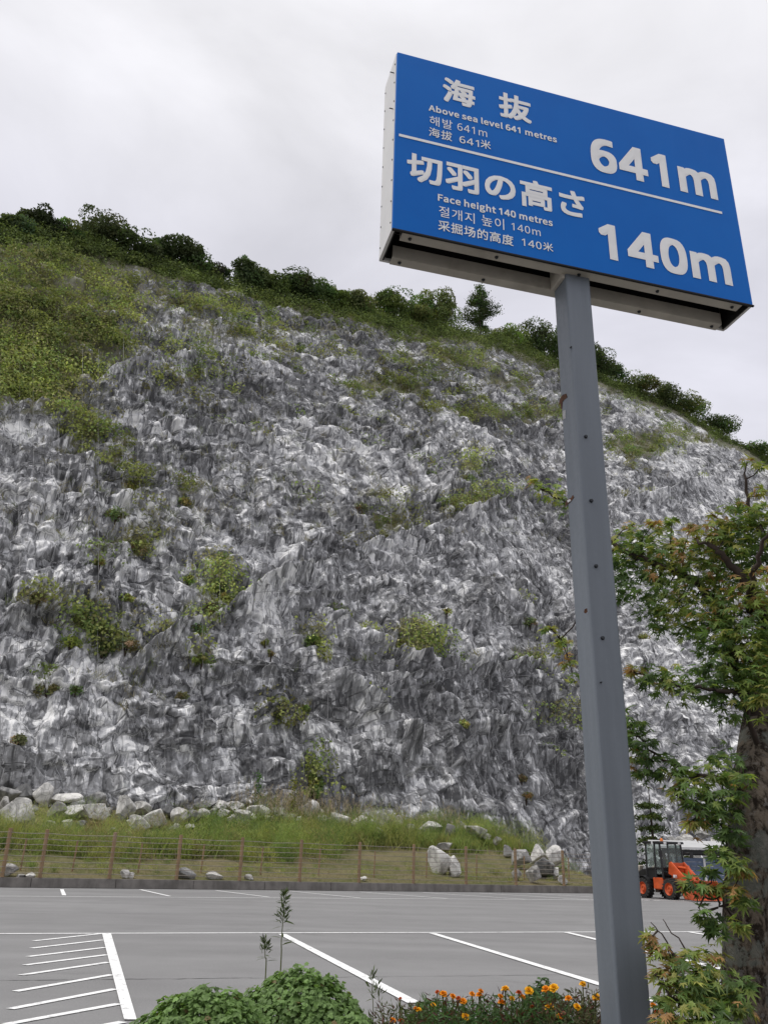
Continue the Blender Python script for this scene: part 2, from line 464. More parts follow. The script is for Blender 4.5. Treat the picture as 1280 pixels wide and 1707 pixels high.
MAT = dict(
    rock=rock_material(), boulder=stone_material('pale_marble', (.20, .195, .185), (.66, .645, .61)),
    boulder_grey=stone_material('grey_limestone', (.11, .11, .11), (.36, .355, .345)),
    asphalt=asphalt_material(), line=line_material(), bank=bank_material(),
    kerb=concrete_material('weathered_concrete', (.105, .098, .090), (.215, .200, .185)),
    far=foliage('hill_foliage', .30, .7, .12), leaf=foliage('garden_foliage', .35, .5, .3), maple=foliage('maple_foliage', .45, .45, .35),
    grass=foliage('grass_blades', .35, .6, .2), petal=foliage('petals', .25, .7, .1),
    bark=bark_material(), twig=paint('dark_twig', (.045, .032, .025), .9, .3, 20), stem=paint('green_stem', (.11, .12, .045), .8, .3, 20),
    rail=paint('cream_rail', (.46, .43, .375), .6, .12, 5, dirt=((.22, .19, .15), .5)), side=paint('white_sign_side', (.62, .615, .60), .45, .05, 4, dirt=((.42, .39, .34), .35)),
    post=post_material(), face=face_material(), letter=paint('cream_lettering', (.82, .815, .80), .5, .05, 8),
    dark=paint('sign_inner_shade', (.012, .011, .010), .8), bolt=paint('dark_bolt', (.035, .038, .042), .45, .2, 30, metal=.6),  # dark: shade of the sign's open underside, put into the colour
    rust=paint('rust', (.085, .038, .020), .95, .5, 60, bump=.5), sticker=paint('worn_sticker', (.36, .36, .36), .6, .2, 40),
    fence=paint('brown_fence_paint', (.235, .155, .085), .6, .15, 4, dirt=((.32, .25, .19), .5)), wire=paint('galvanised_wire', (.26, .23, .20), .5, .2, 10, metal=.5),
    cable=paint('net_cable', (.20, .20, .205), .6, .2, 2, metal=.3),
    orange=paint('orange_machine_paint', (.52, .085, .022), .5, .2, 3, .4, dirt=((.22, .13, .08), .7)), black=paint('black_machine_paint', (.014, .014, .015), .45, .2, 4),
    tyre=paint('tyre_rubber', (.022, .021, .020), .85, .3, 8, dirt=((.085, .075, .062), .7)), steel=paint('worn_bucket_steel', (.46, .085, .030), .55, .3, 6, dirt=((.22, .17, .14), .8)),
    beacon=paint('amber_beacon', (.75, .20, .03), .25), tan=paint('tan_guard', (.45, .40, .33), .6), glass=None,
    shedroof=paint('white_sheet_roof', (.50, .50, .50), .5, .06, 2), blueboard=paint('dusty_blue_board', (.105, .14, .215), .6, .25, 2, dirt=((.25, .27, .31), .5)),
    white=paint('white_trim', (.62, .62, .62), .5, .08, 4), plastic=paint('blue_plastic', (.02, .07, .30), .4, .1, 4),
    joint=paint('tar_joint', (.055, .055, .055), .8, .3, 5), soil=paint('planter_soil', (.055, .042, .030), .95, .35, 30, bump=.8))
_g = NB('cab_glass'); _g.b.inputs['Transmission Weight'].default_value = .85; _g.b.inputs['IOR'].default_value = 1.05
MAT['glass'] = _g.done((.55, .62, .60), .03, None, .6)
# ------------------------------------------------------------------ ground, parking lot, kerb, bank
def struct(o): o['kind'] = 'structure'; return o

g = [(-400, -120, 0), (400, -120, 0), (400, 500, 0), (-400, 500, 0)]
m = MB(); m.add(g, [(0, 1, 2, 3)]); struct(m.build('parking_lot', MAT['asphalt']))

K0 = at(0, 1480); K1 = at(987, 1490)
EK = (K1 - K0); EK[2] = 0; EK /= np.linalg.norm(EK)          # along the kerb
NK = np.array([-EK[1], EK[0], 0.0])                          # into the hill
def sq(s, q, z=0.0): return K0 + EK * s + NK * q + np.array([0, 0, z])
S_END = float((at(1058, 1491) - K0) @ EK)

lm = MB()
def ground_quad(a, b, c, d, z=.006):
    lm.add([at(*p, z) for p in (a, b, c, d)], [(0, 1, 2, 3)])
def ground_line(a, b, wa, z=.006):
    """A painted stripe between two ground points of the photo, wa metres wide."""
    A = at(*a, z); B = at(*b, z); t = unit(B - A); n = np.array([-t[1], t[0], 0]) * wa / 2
    lm.add([A - n, B - n, B + n, A + n], [(0, 1, 2, 3)])
ground_line((-260, 1557.5), (1500, 1553), .12)
ground_line((-260, 1492.8), (1195, 1502), .12)
ground_quad((170, 1556), (185, 1556), (228, 1700), (207, 1700), .010)
for (xa, ya), (xb, yb), wd in (((145, 740), (432, 709), .085), ((135, 771), (440, 736), .085), ((119, 807), (448, 768), .085), ((106, 843), (457, 799), .085), ((88, 886), (463, 831), .085),
                               ((66, 955), (478, 884), .085), ((43, 1030), (492, 945), .085), ((24, 1096), (508, 1008), .085), ((-20, 1190), (525, 1085), .085)):
    ground_line((xa / 2.56, 1280 + ya / 2.56), (xb / 2.56, 1280 + yb / 2.56), wd)
for a, b in (((103, 1483), (107, 1493)), ((234, 1483.5), (283, 1494.5)), ((360, 1485), (448, 1496)), ((483, 1486), (600, 1497.5)), ((600, 1487.5), (745, 1498.5)), ((705, 1488.5), (880, 1500)), ((800, 1489.5), (990, 1501)), ((880, 1490), (1100, 1502))):
    ground_line(a, b, .12, .010)
for a, b in (((470, 1557.5), (690, 1672)), ((720, 1556), (1095, 1670)), ((945, 1555), (1230, 1622)), ((1148, 1554), (1420, 1600))):
    ground_line(a, b, .13, .010)
struct(lm.build('parking_lines', MAT['line']))
lm = MB()                                                     # sealed joints between strips of asphalt
rj = np.random.default_rng(12)
for a, b, wd in (((-200, 1637), (420, 1631), .022), ((420, 1631), (1300, 1622), .012), ((-200, 1523), (1300, 1526), .018), ((-200, 1541), (1300, 1541), .012)):
    A = at(*a, .003); B = at(*b, .003); n_ = 60; t = unit(B - A); nn = np.array([-t[1], t[0], 0]); P = [A + (B - A) * i / n_ + nn * rj.normal() * .012 for i in range(n_ + 1)]
    W = [wd * rj.uniform(.3, 1.2) / 2 for _ in P]
    lm.add([q - nn * w_ for q, w_ in zip(P, W)] + [q + nn * w_ for q, w_ in zip(P, W)], [(i, i + 1, n_ + 2 + i, n_ + 1 + i) for i in range(n_)])
struct(lm.build('asphalt_joints', MAT['joint']))

# kerb: low concrete wall in cast lengths with open joints
km = MB(); s = -14.0; KH = .33
while s < S_END:
    L = min(3.0, S_END - s)
    P = [sq(s + .006, -.02), sq(s + L - .006, -.02), sq(s + L - .006, .20), sq(s + .006, .20)]
    T_ = [sq(s + .006, .02, KH), sq(s + L - .006, .02, KH), sq(s + L - .006, .18, KH), sq(s + .006, .18, KH)]
    km.add(P + T_, [(0, 3, 2, 1), (4, 5, 6, 7), (0, 1, 5, 4), (1, 2, 6, 5), (2, 3, 7, 6), (3, 0, 4, 7)]); s += L
k = 0
while k < 5:
    P = [sq(S_END + .01, .2 + k * 3), sq(S_END + .21, .2 + k * 3), sq(S_END + .21, 3.18 + k * 3), sq(S_END + .01, 3.18 + k * 3)]
    km.add([p for p in P] + [p + np.array([0, 0, KH]) for p in P], [(0, 3, 2, 1), (4, 5, 6, 7), (0, 1, 5, 4), (1, 2, 6, 5), (2, 3, 7, 6), (3, 0, 4, 7)]); k += 1
struct(km.build('kerb', MAT['kerb'], bevel=.02))

def bank_z(s, q):
    s = np.asarray(s, float); q = np.asarray(q, float)
    z = .30 + .145 * q + .0065 * np.maximum(q, 0) ** 2 + (fbm(s * .35, q * .35, 71, 4) - .5) * .55 * smooth(q, .3, 4)
    return z * (1 - smooth(s, S_END - .1, S_END + .3) * (1 - smooth(q, 15.5, 17.5))) - .25 * smooth(s, S_END - .1, S_END + .3) * (1 - smooth(q, 15.5, 17.5))
ns, nq = 420, 90
ss, qq = np.meshgrid(np.linspace(-30, 75, ns), np.linspace(.12, 26, nq))
V = K0 + ss[..., None] * EK + qq[..., None] * NK; V[..., 2] = bank_z(ss, qq)
gi = np.arange(nq * ns).reshape(nq, ns)
GF = lambda g_: np.stack([g_[:-1, :-1], g_[:-1, 1:], g_[1:, 1:], g_[1:, :-1]], -1).reshape(-1, 4)
struct(npmesh('grass_bank', V.reshape(-1, 3), GF(gi), MAT['bank'], smooth=True))

# ------------------------------------------------------------------ quarry face
Q_BASE = 13.2
ridge_px = [(-420, 270), (-150, 352), (0, 388), (60, 386), (150, 404), (230, 430), (330, 458), (400, 480), (520, 505), (640, 528), (740, 545), (830, 562), (900, 588), (990, 624),
            (1060, 652), (1130, 680), (1200, 724), (1280, 764), (1400, 828), (1620, 930)]
ra, re = [], []
for p in ridge_px:
    d = ray(*p); ra.append(math.atan2(d[0], d[1])); re.append(d[2] / math.hypot(d[0], d[1]))
NC, NR = 1040, 880
az = np.linspace(math.radians(-37), math.radians(37), NC)
tr_ = np.interp(az, ra, re)
dirs = np.stack([np.sin(az), np.cos(az), 0 * az], 1)
q0 = float(-K0 @ NK)                                          # the camera's own distance behind the kerb (negative)
rb = (Q_BASE + K0 @ NK) / (dirs @ NK)                          # horizontal distance to the foot
sb = (rb[:, None] * dirs - K0) @ EK
ZB = 2.0 - 2.4 * smooth(sb, S_END - 1, S_END + 8)
tb = math.tan(math.radians(60.0)) * (dirs @ NK)
rr = (tb * rb - ZB + CH) / (tb - tr_)
Hh = CH + rr * tr_ - ZB
vv = np.linspace(0, 1, 500)
gv = .76 * vv + .24 * vv ** 2
V0 = np.zeros((NR, NC, 3)); TT = np.zeros((NR, NC)); VV = np.zeros((NR, NC))
for j in range(NC):
    rho = rb[j] + (rr[j] - rb[j]) * gv; z = ZB[j] + Hh[j] * vv
    te = (z - CH) / rho
    want = np.linspace(te[0], te[-1], NR); v = np.interp(want, te, vv)
    rho = np.interp(v, vv, rho); z = ZB[j] + Hh[j] * v
    V0[:, j, 0] = dirs[j, 0] * rho; V0[:, j, 1] = dirs[j, 1] * rho; V0[:, j, 2] = z
    TT[:, j] = (z - ZB[j]) / .866; VV[:, j] = v
SS = (V0 - K0) @ EK
PXX, PYY = project(V0)
# where plants hold on: the vegetated shoulder, the band under the ridge and loose patches
veg = np.zeros((NR, NC))
def blob(x, y, rx, ry, a, rot=0.0):
    global veg
    c_, s_ = math.cos(rot), math.sin(rot); dx = PXX - x; dy = PYY - y
    u = (dx * c_ + dy * s_) / rx; v = (-dx * s_ + dy * c_) / ry
    veg = np.maximum(veg, a * np.exp(-(u * u + v * v) * .7))
for a_ in ((60, 520, 150, 60, 1, .5), (60, 600, 110, 70, 1, .3), (40, 650, 70, 35, .9, 0), (170, 560, 80, 40, .85, .5), (30, 440, 160, 45, 1, .15), (200, 490, 110, 40, .8, .4), (-80, 560, 120, 120, 1, 0),
           (140, 710, 45, 40, .85, .9), (190, 760, 30, 40, .7, .6), (225, 800, 26, 22, .7, 0), (225, 850, 30, 34, .5, 0), (60, 690, 60, 14, .7, .1), (330, 510, 130, 22, .75, .25), (300, 540, 90, 18, .6, .2),
           (370, 560, 120, 12, .6, .1), (520, 560, 130, 14, .6, .05), (700, 565, 100, 14, .7, .1), (640, 650, 75, 20, .9, .1), (760, 600, 100, 16, .75, .1), (850, 640, 70, 18, .7, .15), (800, 690, 110, 14, .75, .05),
           (900, 690, 60, 24, .8, 0), (500, 600, 120, 9, .5, .05), (620, 610, 90, 10, .5, .05), (1060, 745, 60, 22, .95, .1), (1130, 722, 60, 14, .8, .2), (1180, 735, 30, 14, .7, .3), (1060, 780, 50, 10, .5, .2),
           (660, 870, 60, 22, .75, -.2), (780, 835, 70, 14, .7, -.35), (620, 830, 50, 14, .6, .2), (780, 780, 24, 14, .8, 0), (160, 1045, 60, 24, .7, .4), (362, 965, 24, 34, .7, 0), (345, 1025, 34, 24, .7, -.4), (80, 1130, 30, 12, .6, 0),
           (330, 1100, 18, 20, .7, 0), (60, 1000, 30, 22, .6, 0), (525, 1060, 24, 32, .7, 0), (690, 1075, 44, 24, .85, .2), (525, 1285, 24, 30, .6, 0), (470, 1190, 40, 20, .5, 0), (230, 895, 50, 24, .7, 0), (310, 820, 26, 22, .7, 0),
           (165, 930, 16, 18, .6, 0), (950, 1200, 60, 12, .5, 0), (870, 1100, 30, 20, .5, 0), (450, 560, 220, 60, .42, .1), (300, 600, 120, 90, .38, .2), (800, 600, 200, 80, .42, .1), (560, 820, 160, 120, .25, 0), (210, 1100, 130, 90, .3, 0),
           (1010, 640, 40, 22, .7, .3), (1080, 680, 60, 14, .6, .4), (1240, 770, 40, 10, .6, .4)): blob(*a_)
rpx = np.array([project(np.array([[math.sin(a) * 100, math.cos(a) * 100, CH + 100 * t]]))[1][0] for a, t in zip(az, tr_)])
below = PYY - rpx[None, :]
right = smooth(PXX, 930, 1080)
veg = np.maximum(veg, (1 - smooth(below, 8, 46 - 22 * right)) * 1.05)
veg = np.maximum(veg, (.50 - .25 * right - .08 * smooth(PXX, 330, 460)) * (1 - smooth(below, 60, 200)))
veg = np.maximum(veg, .95 * (1 - smooth(PYY - (700 - 1.05 * PXX), -60, 40)) * (PXX < 420))
stain_shade = np.clip(smooth(PYY, 880, 1120) * smooth(PXX, 380, 520) * (1 - smooth(PXX, 980, 1080)) * (fbm(SS * .10, TT * .06, 301, 4) * 2.4 - .65), 0, 1)
stain_shade = np.maximum(stain_shade, np.clip((fbm(SS * .22, TT * .035, 311, 4) - .52) * 4, 0, 1) * .75)
stain_shade = np.maximum(stain_shade, smooth(PYY, 1225, 1290) * smooth(PXX, 470, 560) * (1 - smooth(PXX, 1080, 1180)) * .8)
stain_shade = np.maximum(stain_shade, .62 * (1 - smooth(below, 100, 300)) * (1 - smooth(PXX, 850, 960)))
stain_shade = np.maximum(stain_shade, .30 * smooth(PYY, 1100, 1250) * (PXX < 560))
stain_shade = stain_shade * (1 - .75 * smooth(PXX, 960, 1060))
# blocky displacement, coarse to fine; the beds dip towards the right-hand end
disp = np.zeros((NR, NC)); tone = np.zeros((NR, NC))
wx = (fbm(SS * .12, TT * .12, 401, 4) - .5); wy = (fbm(SS * .12 + 50, TT * .12, 411, 4) - .5)
wx2 = (fbm(SS * .7, TT * .7, 421, 3) - .5); wy2 = (fbm(SS * .7 + 50, TT * .7, 431, 3) - .5)
lean = .06 + .30 * smooth(PXX, 560, 1100) - .25 * (1 - smooth(PXX, 0, 350))
slab = smooth(fbm(SS * .085 + 3, TT * .06, 441, 3), .50, .60) * smooth(PYY, 620, 760); slab = np.maximum(slab, stain_shade * .7)
for i, (L, asp, A, bx, by, tw) in enumerate(((15, 1.35, .20, .40, .42, .0), (7.0, 1.7, .19, .55, .55, .30), (3.3, 1.5, .17, .55, .50, .40), (1.6, 1.35, .19, .65, .60, .36), (.80, 1.25, .20, .7, .6, .22))):
    a_ = lean * (1 if i < 4 else .6)
    xr = (SS + wx * 4 + wx2 * .15) * np.cos(a_) + (TT + wy * 4 + wy2 * .15) * np.sin(a_); yr = -(SS + wx * 4 + wx2 * .15) * np.sin(a_) + (TT + wy * 4 + wy2 * .15) * np.cos(a_)
    if i < 2: f1, f2, cx_, cy_, dx_, dy_ = worley(xr / L, yr / (L * asp), 500 + 20 * i)
    else:
        f2, cx_, cy_, dx_, dy_ = blocks((xr + .25 * L * wx2 * 2) / L, (yr + .25 * L * wy2 * 2) / (L * asp), 500 + 20 * i); f1 = 0; f2 = f2 * .8
    r1 = h2(cx_, cy_, 900 + i); r2 = h2(cx_, cy_, 930 + i); r3 = h2(cx_, cy_, 960 + i)
    d = L * (A * (r1 - .5) * 2 + .55 * bx * (r2 - .5) * dx_ - .75 * by * (r3 + .05) * dy_)
    d -= L * .10 * (1 - smooth(f2 - f1, .02, .16))
    disp += d * (.05, .17, .46, .58, .60)[i] * (1 - (0, 0, .35, .75, .85)[i] * slab)
    tone += tw * h2(cx_, cy_, 990 + i)
    if i in (2, 3): UO = (UO if i == 3 else 0) + (9 - 2 * i) * h2(cx_, cy_, 1070 + i); VO = (VO if i == 3 else 0) + (9 - 2 * i) * h2(cx_, cy_, 1080 + i)
for i, (p_, A) in enumerate(((5.2, .17), (2.4, .23), (1.15, .25))):
    xs = (SS + wx * 3 + wx2 * .25 + TT * (.04 + .24 * smooth(PXX, 620, 1100))) / (p_ * .62); c_ = np.floor(xs); ph = h2(c_, c_ * 0, 1010 + i); fr_ = xs - c_
    st = TT / p_ + ph * 3 + wy * 2.2 * 4 / p_ + wy2 * .15; row = np.floor(st); st = st - row
    am = .35 + 1.1 * h2(c_, row, 1030 + i)
    sh_ = np.where(st < .62, .25 + .75 * st / .62, np.sqrt(np.clip(1 - ((st - .62) / .38) ** 2, 0, 1))) * (.45 + .55 * np.clip(1 - np.abs(2 * fr_ - 1) ** 3, 0, 1))
    disp += A * p_ * am * (sh_ - .45) * (1 - .35 * right) * (1 - (.2, .6, .85)[i] * slab) * (1, 1, .7)[i]
    tone += .16 * h2(c_, row, 1050 + i)
# ledges across the upper half
up_ = smooth(PYY, 980, 700)
up_ = 1 - smooth(PYY, 640, 900)
saw = (TT + wy * 7 + (SS * (.03 + .10 * (1 - up_)))) / 5.2; saw = saw - np.floor(saw)
ledge_on = smooth(fbm(SS * .06, TT * .02 + 9, 451, 3), .38, .52)
disp += (.35 + .65 * up_) * 1.7 * (saw - .5) * (1 - .5 * right) * (.25 + .75 * ledge_on)
veg = np.maximum(veg, (.2 + .8 * up_) * .95 * (1 - smooth(saw, .0, .27)) * (1 - .4 * right) * smooth(fbm(SS * .13, TT * .4, 610, 3), .43, .52) * smooth(PXX, 300, 420))
strata = fbm(SS * .035 + 4, (TT + wy * 5 + SS * .06) * .42, 461, 3)
tone += (.35 + .65 * up_) * 1.3 * (strata - .5)
# long diagonal ledges and a haul-road scar
def ledge(x0, y0, x1, y1, depth, wid):
    global disp, veg, stain_shade
    L_ = math.hypot(x1 - x0, y1 - y0); tx, ty = (x1 - x0) / L_, (y1 - y0) / L_
    a = (PXX - x0) * tx + (PYY - y0) * ty; n_ = -(PXX - x0) * ty + (PYY - y0) * tx + 9 * wx + 2.5 * wy2
    on = smooth(a, -20, 20) * (1 - smooth(a, L_ - 20, L_ + 20))
    wid = wid * .7; disp += 1.35 * on * depth * (np.exp(-np.maximum(n_, 0) / wid) * (n_ > 0) - .6 * np.exp(-np.maximum(-n_, 0) / (wid * .7)) * (n_ <= 0))
    stain_shade = np.maximum(stain_shade, on * np.exp(-((n_ + 1.5) / 2.4) ** 2) * 1.5 * (vnoise(a * .06, a * 0, int(x0)) > .12)); stain_shade = stain_shade * (1 - .8 * on * np.exp(-((n_ - 4.5) / 3.5) ** 2)); veg = np.maximum(veg, on * .55 * np.exp(-((n_ + 9) / 7) ** 2) * smooth(fbm(a * .05, a * 0, 620, 2), .45, .6))  # paints shade into the crease behind the ledge and lightens its lip
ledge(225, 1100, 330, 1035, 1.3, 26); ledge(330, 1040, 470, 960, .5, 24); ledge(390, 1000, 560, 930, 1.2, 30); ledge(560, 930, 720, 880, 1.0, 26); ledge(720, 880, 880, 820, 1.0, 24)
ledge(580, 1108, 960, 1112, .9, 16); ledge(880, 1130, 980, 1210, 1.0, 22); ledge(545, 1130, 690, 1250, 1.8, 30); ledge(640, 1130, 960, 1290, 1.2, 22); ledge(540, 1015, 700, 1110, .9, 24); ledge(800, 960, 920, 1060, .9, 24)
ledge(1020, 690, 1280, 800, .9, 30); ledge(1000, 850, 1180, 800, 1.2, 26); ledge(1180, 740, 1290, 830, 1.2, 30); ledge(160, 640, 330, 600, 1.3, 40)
disp[1:-1] = (disp[:-2] + 2 * disp[1:-1] + disp[2:]) / 4; disp[:, 1:-1] = (disp[:, :-2] + 2 * disp[:, 1:-1] + disp[:, 2:]) / 4
disp *= (1 - .45 * smooth(veg, .5, 1)) * (1 - .8 * (1 - smooth(NR - 1 - np.arange(NR), 0, 25)))[:, None]
beta = math.radians(60)
NOUT = np.array([-NK[0] * math.sin(beta), -NK[1] * math.sin(beta), math.cos(beta)])
CL = V0 + disp[..., None] * NOUT
# skirt below ground at the foot, plateau behind the ridge
foot = CL[:1].copy(); foot[..., 2] = -1.5; foot[0] -= dirs * 1.0
back = []
for i, t in enumerate((2, 5, 10, 20, 45, 90)):
    b_ = CL[-1].copy(); b_[:, :2] += dirs[:, :2] * t; b_[:, 2] += -.12 * t + (fbm(SS[-1] * .2, SS[-1] * 0 + t, 77, 2) - .5); back.append(b_)
ALLV = np.concatenate([foot, CL, np.array(back)], 0)
ext = lambda a, lo=None, hi=None: np.concatenate([a[:1] if lo is None else np.full_like(a[:1], lo), a] + [a[-1:] if hi is None else np.full_like(a[-1:], hi)] * len(back), 0)
gi = np.arange(ALLV.shape[0] * NC).reshape(-1, NC)
uv = np.stack([ext(SS + UO), ext(TT + VO)], -1).reshape(-1, 2)
struct(npmesh('quarry_cliff', ALLV.reshape(-1, 3), GF(gi), MAT['rock'], smooth=True, uv=uv, attrs=dict(tone=ext(tone).ravel(), stain_shade=ext(stain_shade).ravel(), veg=ext(veg, 0, 1.0).ravel())))

def on_cliff(px, py):
    d = (PXX - px) ** 2 + (PYY - py) ** 2; i = np.unravel_index(np.argmin(d), d.shape); return CL[i].copy()
CNRM = unit(NOUT)
# ------------------------------------------------------------------ wire fence on the kerb
fr = empty('wire_fence', sq(0, .1, KH))
tag(fr, 'brown steel post and wire fence standing along the concrete kerb', 'fence')
def local(o, P): return np.asarray(P, float) - np.array(o.location)
post_px = [(-62, 1462), (3, 1463), (66, 1464), (182, 1464.5), (294, 1465.5), (399, 1467), (499, 1469), (598, 1470), (689, 1471.5), (777, 1473), (860, 1474.5), (940, 1476), (1012, 1477)]
FH = 1.62
post_s = []
for i, p in enumerate(post_px):
    d = ray(*p); P = CP + d * ((K0 + NK * .10 - CP) @ NK) / (d @ NK); s = float((P - K0) @ EK); post_s.append(s)
    m = MB(); b0 = local(fr, sq(s, .10, KH - .02))
    m.tube([b0, b0 + np.array([0, 0, FH])], .070, 10); m.lathe([(.0, .03), (.072, .02), (.075, 0)], b0 + np.array([0, 0, FH]), n=10)
    m.box(b0 + np.array([0, 0, .03]), (.16, .16, .02))
    m.build('post', MAT['fence'], fr, smooth=False)
post_s = np.array(post_s)
for i in range(len(post_s) - 1):                               # lighter stays on the bank behind, between the posts
    s = (post_s[i] + post_s[i + 1]) / 2 + .15; q = 1.5
    m = MB(); b0 = local(fr, sq(s, q, float(bank_z(s, q)) - .1)); t0 = local(fr, sq(s + .04, .2, KH + 1.45))
    t0 = b0 + np.array([.03, 0, 1.22]); m.tube([b0, t0], .034, 7); m.build('stay_post', MAT['fence'], fr)
rngf = np.random.default_rng(5)
for k in range(8):
    h = KH + .16 + k * .19; P = []
    for i in range(len(post_s) - 1):
        for t in np.linspace(0, 1, 5)[:-1]:
            s = post_s[i] + (post_s[i + 1] - post_s[i]) * t
            P.append(local(fr, sq(s, .045, h - .03 * 4 * t * (1 - t) * rngf.uniform(.3, 1.2))))
    m = MB(); m.tube(P, .012, 5); m.build('wire', MAT['wire'], fr)

# ------------------------------------------------------------------ boulders
import bmesh
def boulder_mesh(seed, dims, flat):
    rng = np.random.default_rng(seed); bm = bmesh.new(); bmesh.ops.create_icosphere(bm, subdivisions=4, radius=1)
    N = unit(rng.normal(size=(11, 3)) * np.array([1, 1, .9])); D = rng.uniform(.42, .85, 11)
    for v in bm.verts:
        d = np.array(v.co); k = N @ d; ok = k > .15
        r = min(1.0, (D[ok] / k[ok]).min()) if ok.any() else 1.0
        c = d * r; c += d * .03 * (fbm(np.array([c[0] * 3 + seed]), np.array([c[1] * 3 + c[2] * 4]), seed, 4)[0] - .5)
        v.co = c * np.array(dims) * .5
    me = bpy.data.meshes.new('boulder'); bm.to_mesh(me); bm.free(); return me
# (x, y of the foot's middle, width in px, height in px, tone 0 pale / 1 grey)
bl = [(8, 1346, 50, 26, 1), (40, 1342, 36, 26, 1), (70, 1346, 34, 30, 0), (104, 1347, 56, 20, 0), (26, 1382, 60, 38, 0), (2, 1370, 30, 30, 0), (92, 1368, 30, 22, 0), (122, 1366, 40, 18, 0), (158, 1376, 46, 34, 0), (158, 1350, 36, 22, 1),
      (204, 1366, 38, 32, 0), (232, 1362, 34, 18, 0), (252, 1354, 26, 14, 1), (228, 1392, 38, 24, 0), (258, 1382, 42, 30, 0), (280, 1364, 32, 16, 1), (300, 1376, 30, 24, 0), (318, 1378, 34, 20, 1), (196, 1378, 22, 14, 1), (340, 1364, 34, 14, 1), (366, 1362, 26, 12, 0), (392, 1369, 34, 14, 0),
      (404, 1389, 30, 20, 0), (432, 1374, 36, 16, 0), (462, 1376, 22, 12, 0), (512, 1376, 32, 22, 0), (532, 1378, 16, 12, 0), (536, 1386, 18, 10, 0), (564, 1392, 32, 18, 0), (576, 1379, 9, 8, 0), (598, 1396, 28, 18, 0), (640, 1394, 28, 20, 0), (630, 1405, 18, 9, 0), (664, 1392, 14, 14, 0),
      (720, 1400, 32, 14, 0), (750, 1413, 16, 20, 0), (771, 1398, 18, 12, 0), (792, 1410, 36, 20, 0), (728, 1456, 34, 32, 0), (754, 1461, 26, 24, 0), (742, 1432, 24, 12, 0), (846, 1430, 20, 12, 1), (868, 1450, 30, 28, 1), (895, 1444, 28, 24, 0), (894, 1418, 12, 14, 0), (912, 1420, 16, 14, 1), (930, 1412, 28, 14, 0), (952, 1416, 44, 18, 0),
      (908, 1466, 36, 28, 1), (925, 1450, 26, 30, 0), (926, 1466, 20, 14, 0), (860, 1468, 18, 14, 0), (892, 1474, 26, 22, 0), (938, 1475, 20, 10, 0),
      (12, 1461, 28, 16, 0), (34, 1464, 18, 6, 0), (50, 1463, 16, 7, 0), (207, 1465, 16, 12, 0), (219, 1465, 12, 10, 0), (311, 1466, 34, 15, 1), (356, 1466, 26, 9, 0), (414, 1467, 18, 6, 0), (606, 1470, 12, 6, 0)]
bl += [(x_, y_, w_, w_ * a_, t_) for x_, y_, w_, a_, t_ in ((18, 1362, 18, .7, 0), (56, 1358, 16, .7, 1), (78, 1386, 22, .6, 0), (112, 1384, 20, .7, 0), (136, 1384, 16, .6, 1), (180, 1362, 18, .6, 0), (188, 1394, 18, .6, 0), (216, 1380, 14, .7, 0), (244, 1372, 16, .7, 0), (268, 1372, 14, .6, 1), (290, 1390, 18, .6, 0), (316, 1390, 20, .5, 0), (334, 1380, 22, .6, 0), (352, 1374, 16, .6, 0), (372, 1376, 20, .5, 0), (384, 1384, 16, .6, 0), (418, 1382, 16, .6, 0), (446, 1382, 16, .5, 0), (480, 1380, 18, .6, 0), (496, 1386, 14, .6, 0), (552, 1384, 12, .7, 0), (618, 1388, 12, .6, 0), (684, 1398, 14, .6, 0), (704, 1404, 14, .6, 0), (812, 1412, 14, .6, 0), (830, 1420, 16, .6, 0))]
def hit_bank(px, py):
    d = ray(px, py); d = d / math.hypot(d[0], d[1])
    for t in np.linspace(28, 75, 700):
        P = CP + d * t; s = float((P - K0) @ EK); q = float((P - K0) @ NK)
        if q > .2 and float(bank_z(s, q)) >= P[2]: return P, s, q
    return CP + d * 50, 0, 12
items = []
for i, (x, y, wp, hp, tn) in enumerate(bl):
    P, s, q = hit_bank(x, y)
    dep = (P - CP) @ CF; pm = FPX / dep
    wd = wp / pm * (1.18 if x < 330 else 1.36); ht = hp / pm / .90 * (1.22 if x < 330 else 1.45)
    items.append((x, y, P, wd, ht, wd * .8, tn, hp / wp))
bays = []
for it in items:
    b = int(np.searchsorted([p[0] for p in post_px], it[0])); bays.append(b)
ordw = ['first', 'second', 'third', 'fourth', 'fifth', 'sixth', 'seventh', 'eighth', 'ninth', 'tenth', 'eleventh', 'twelfth', 'thirteenth']
posts_in_view = {i: ordw[i - 1] for i in range(1, 13)}
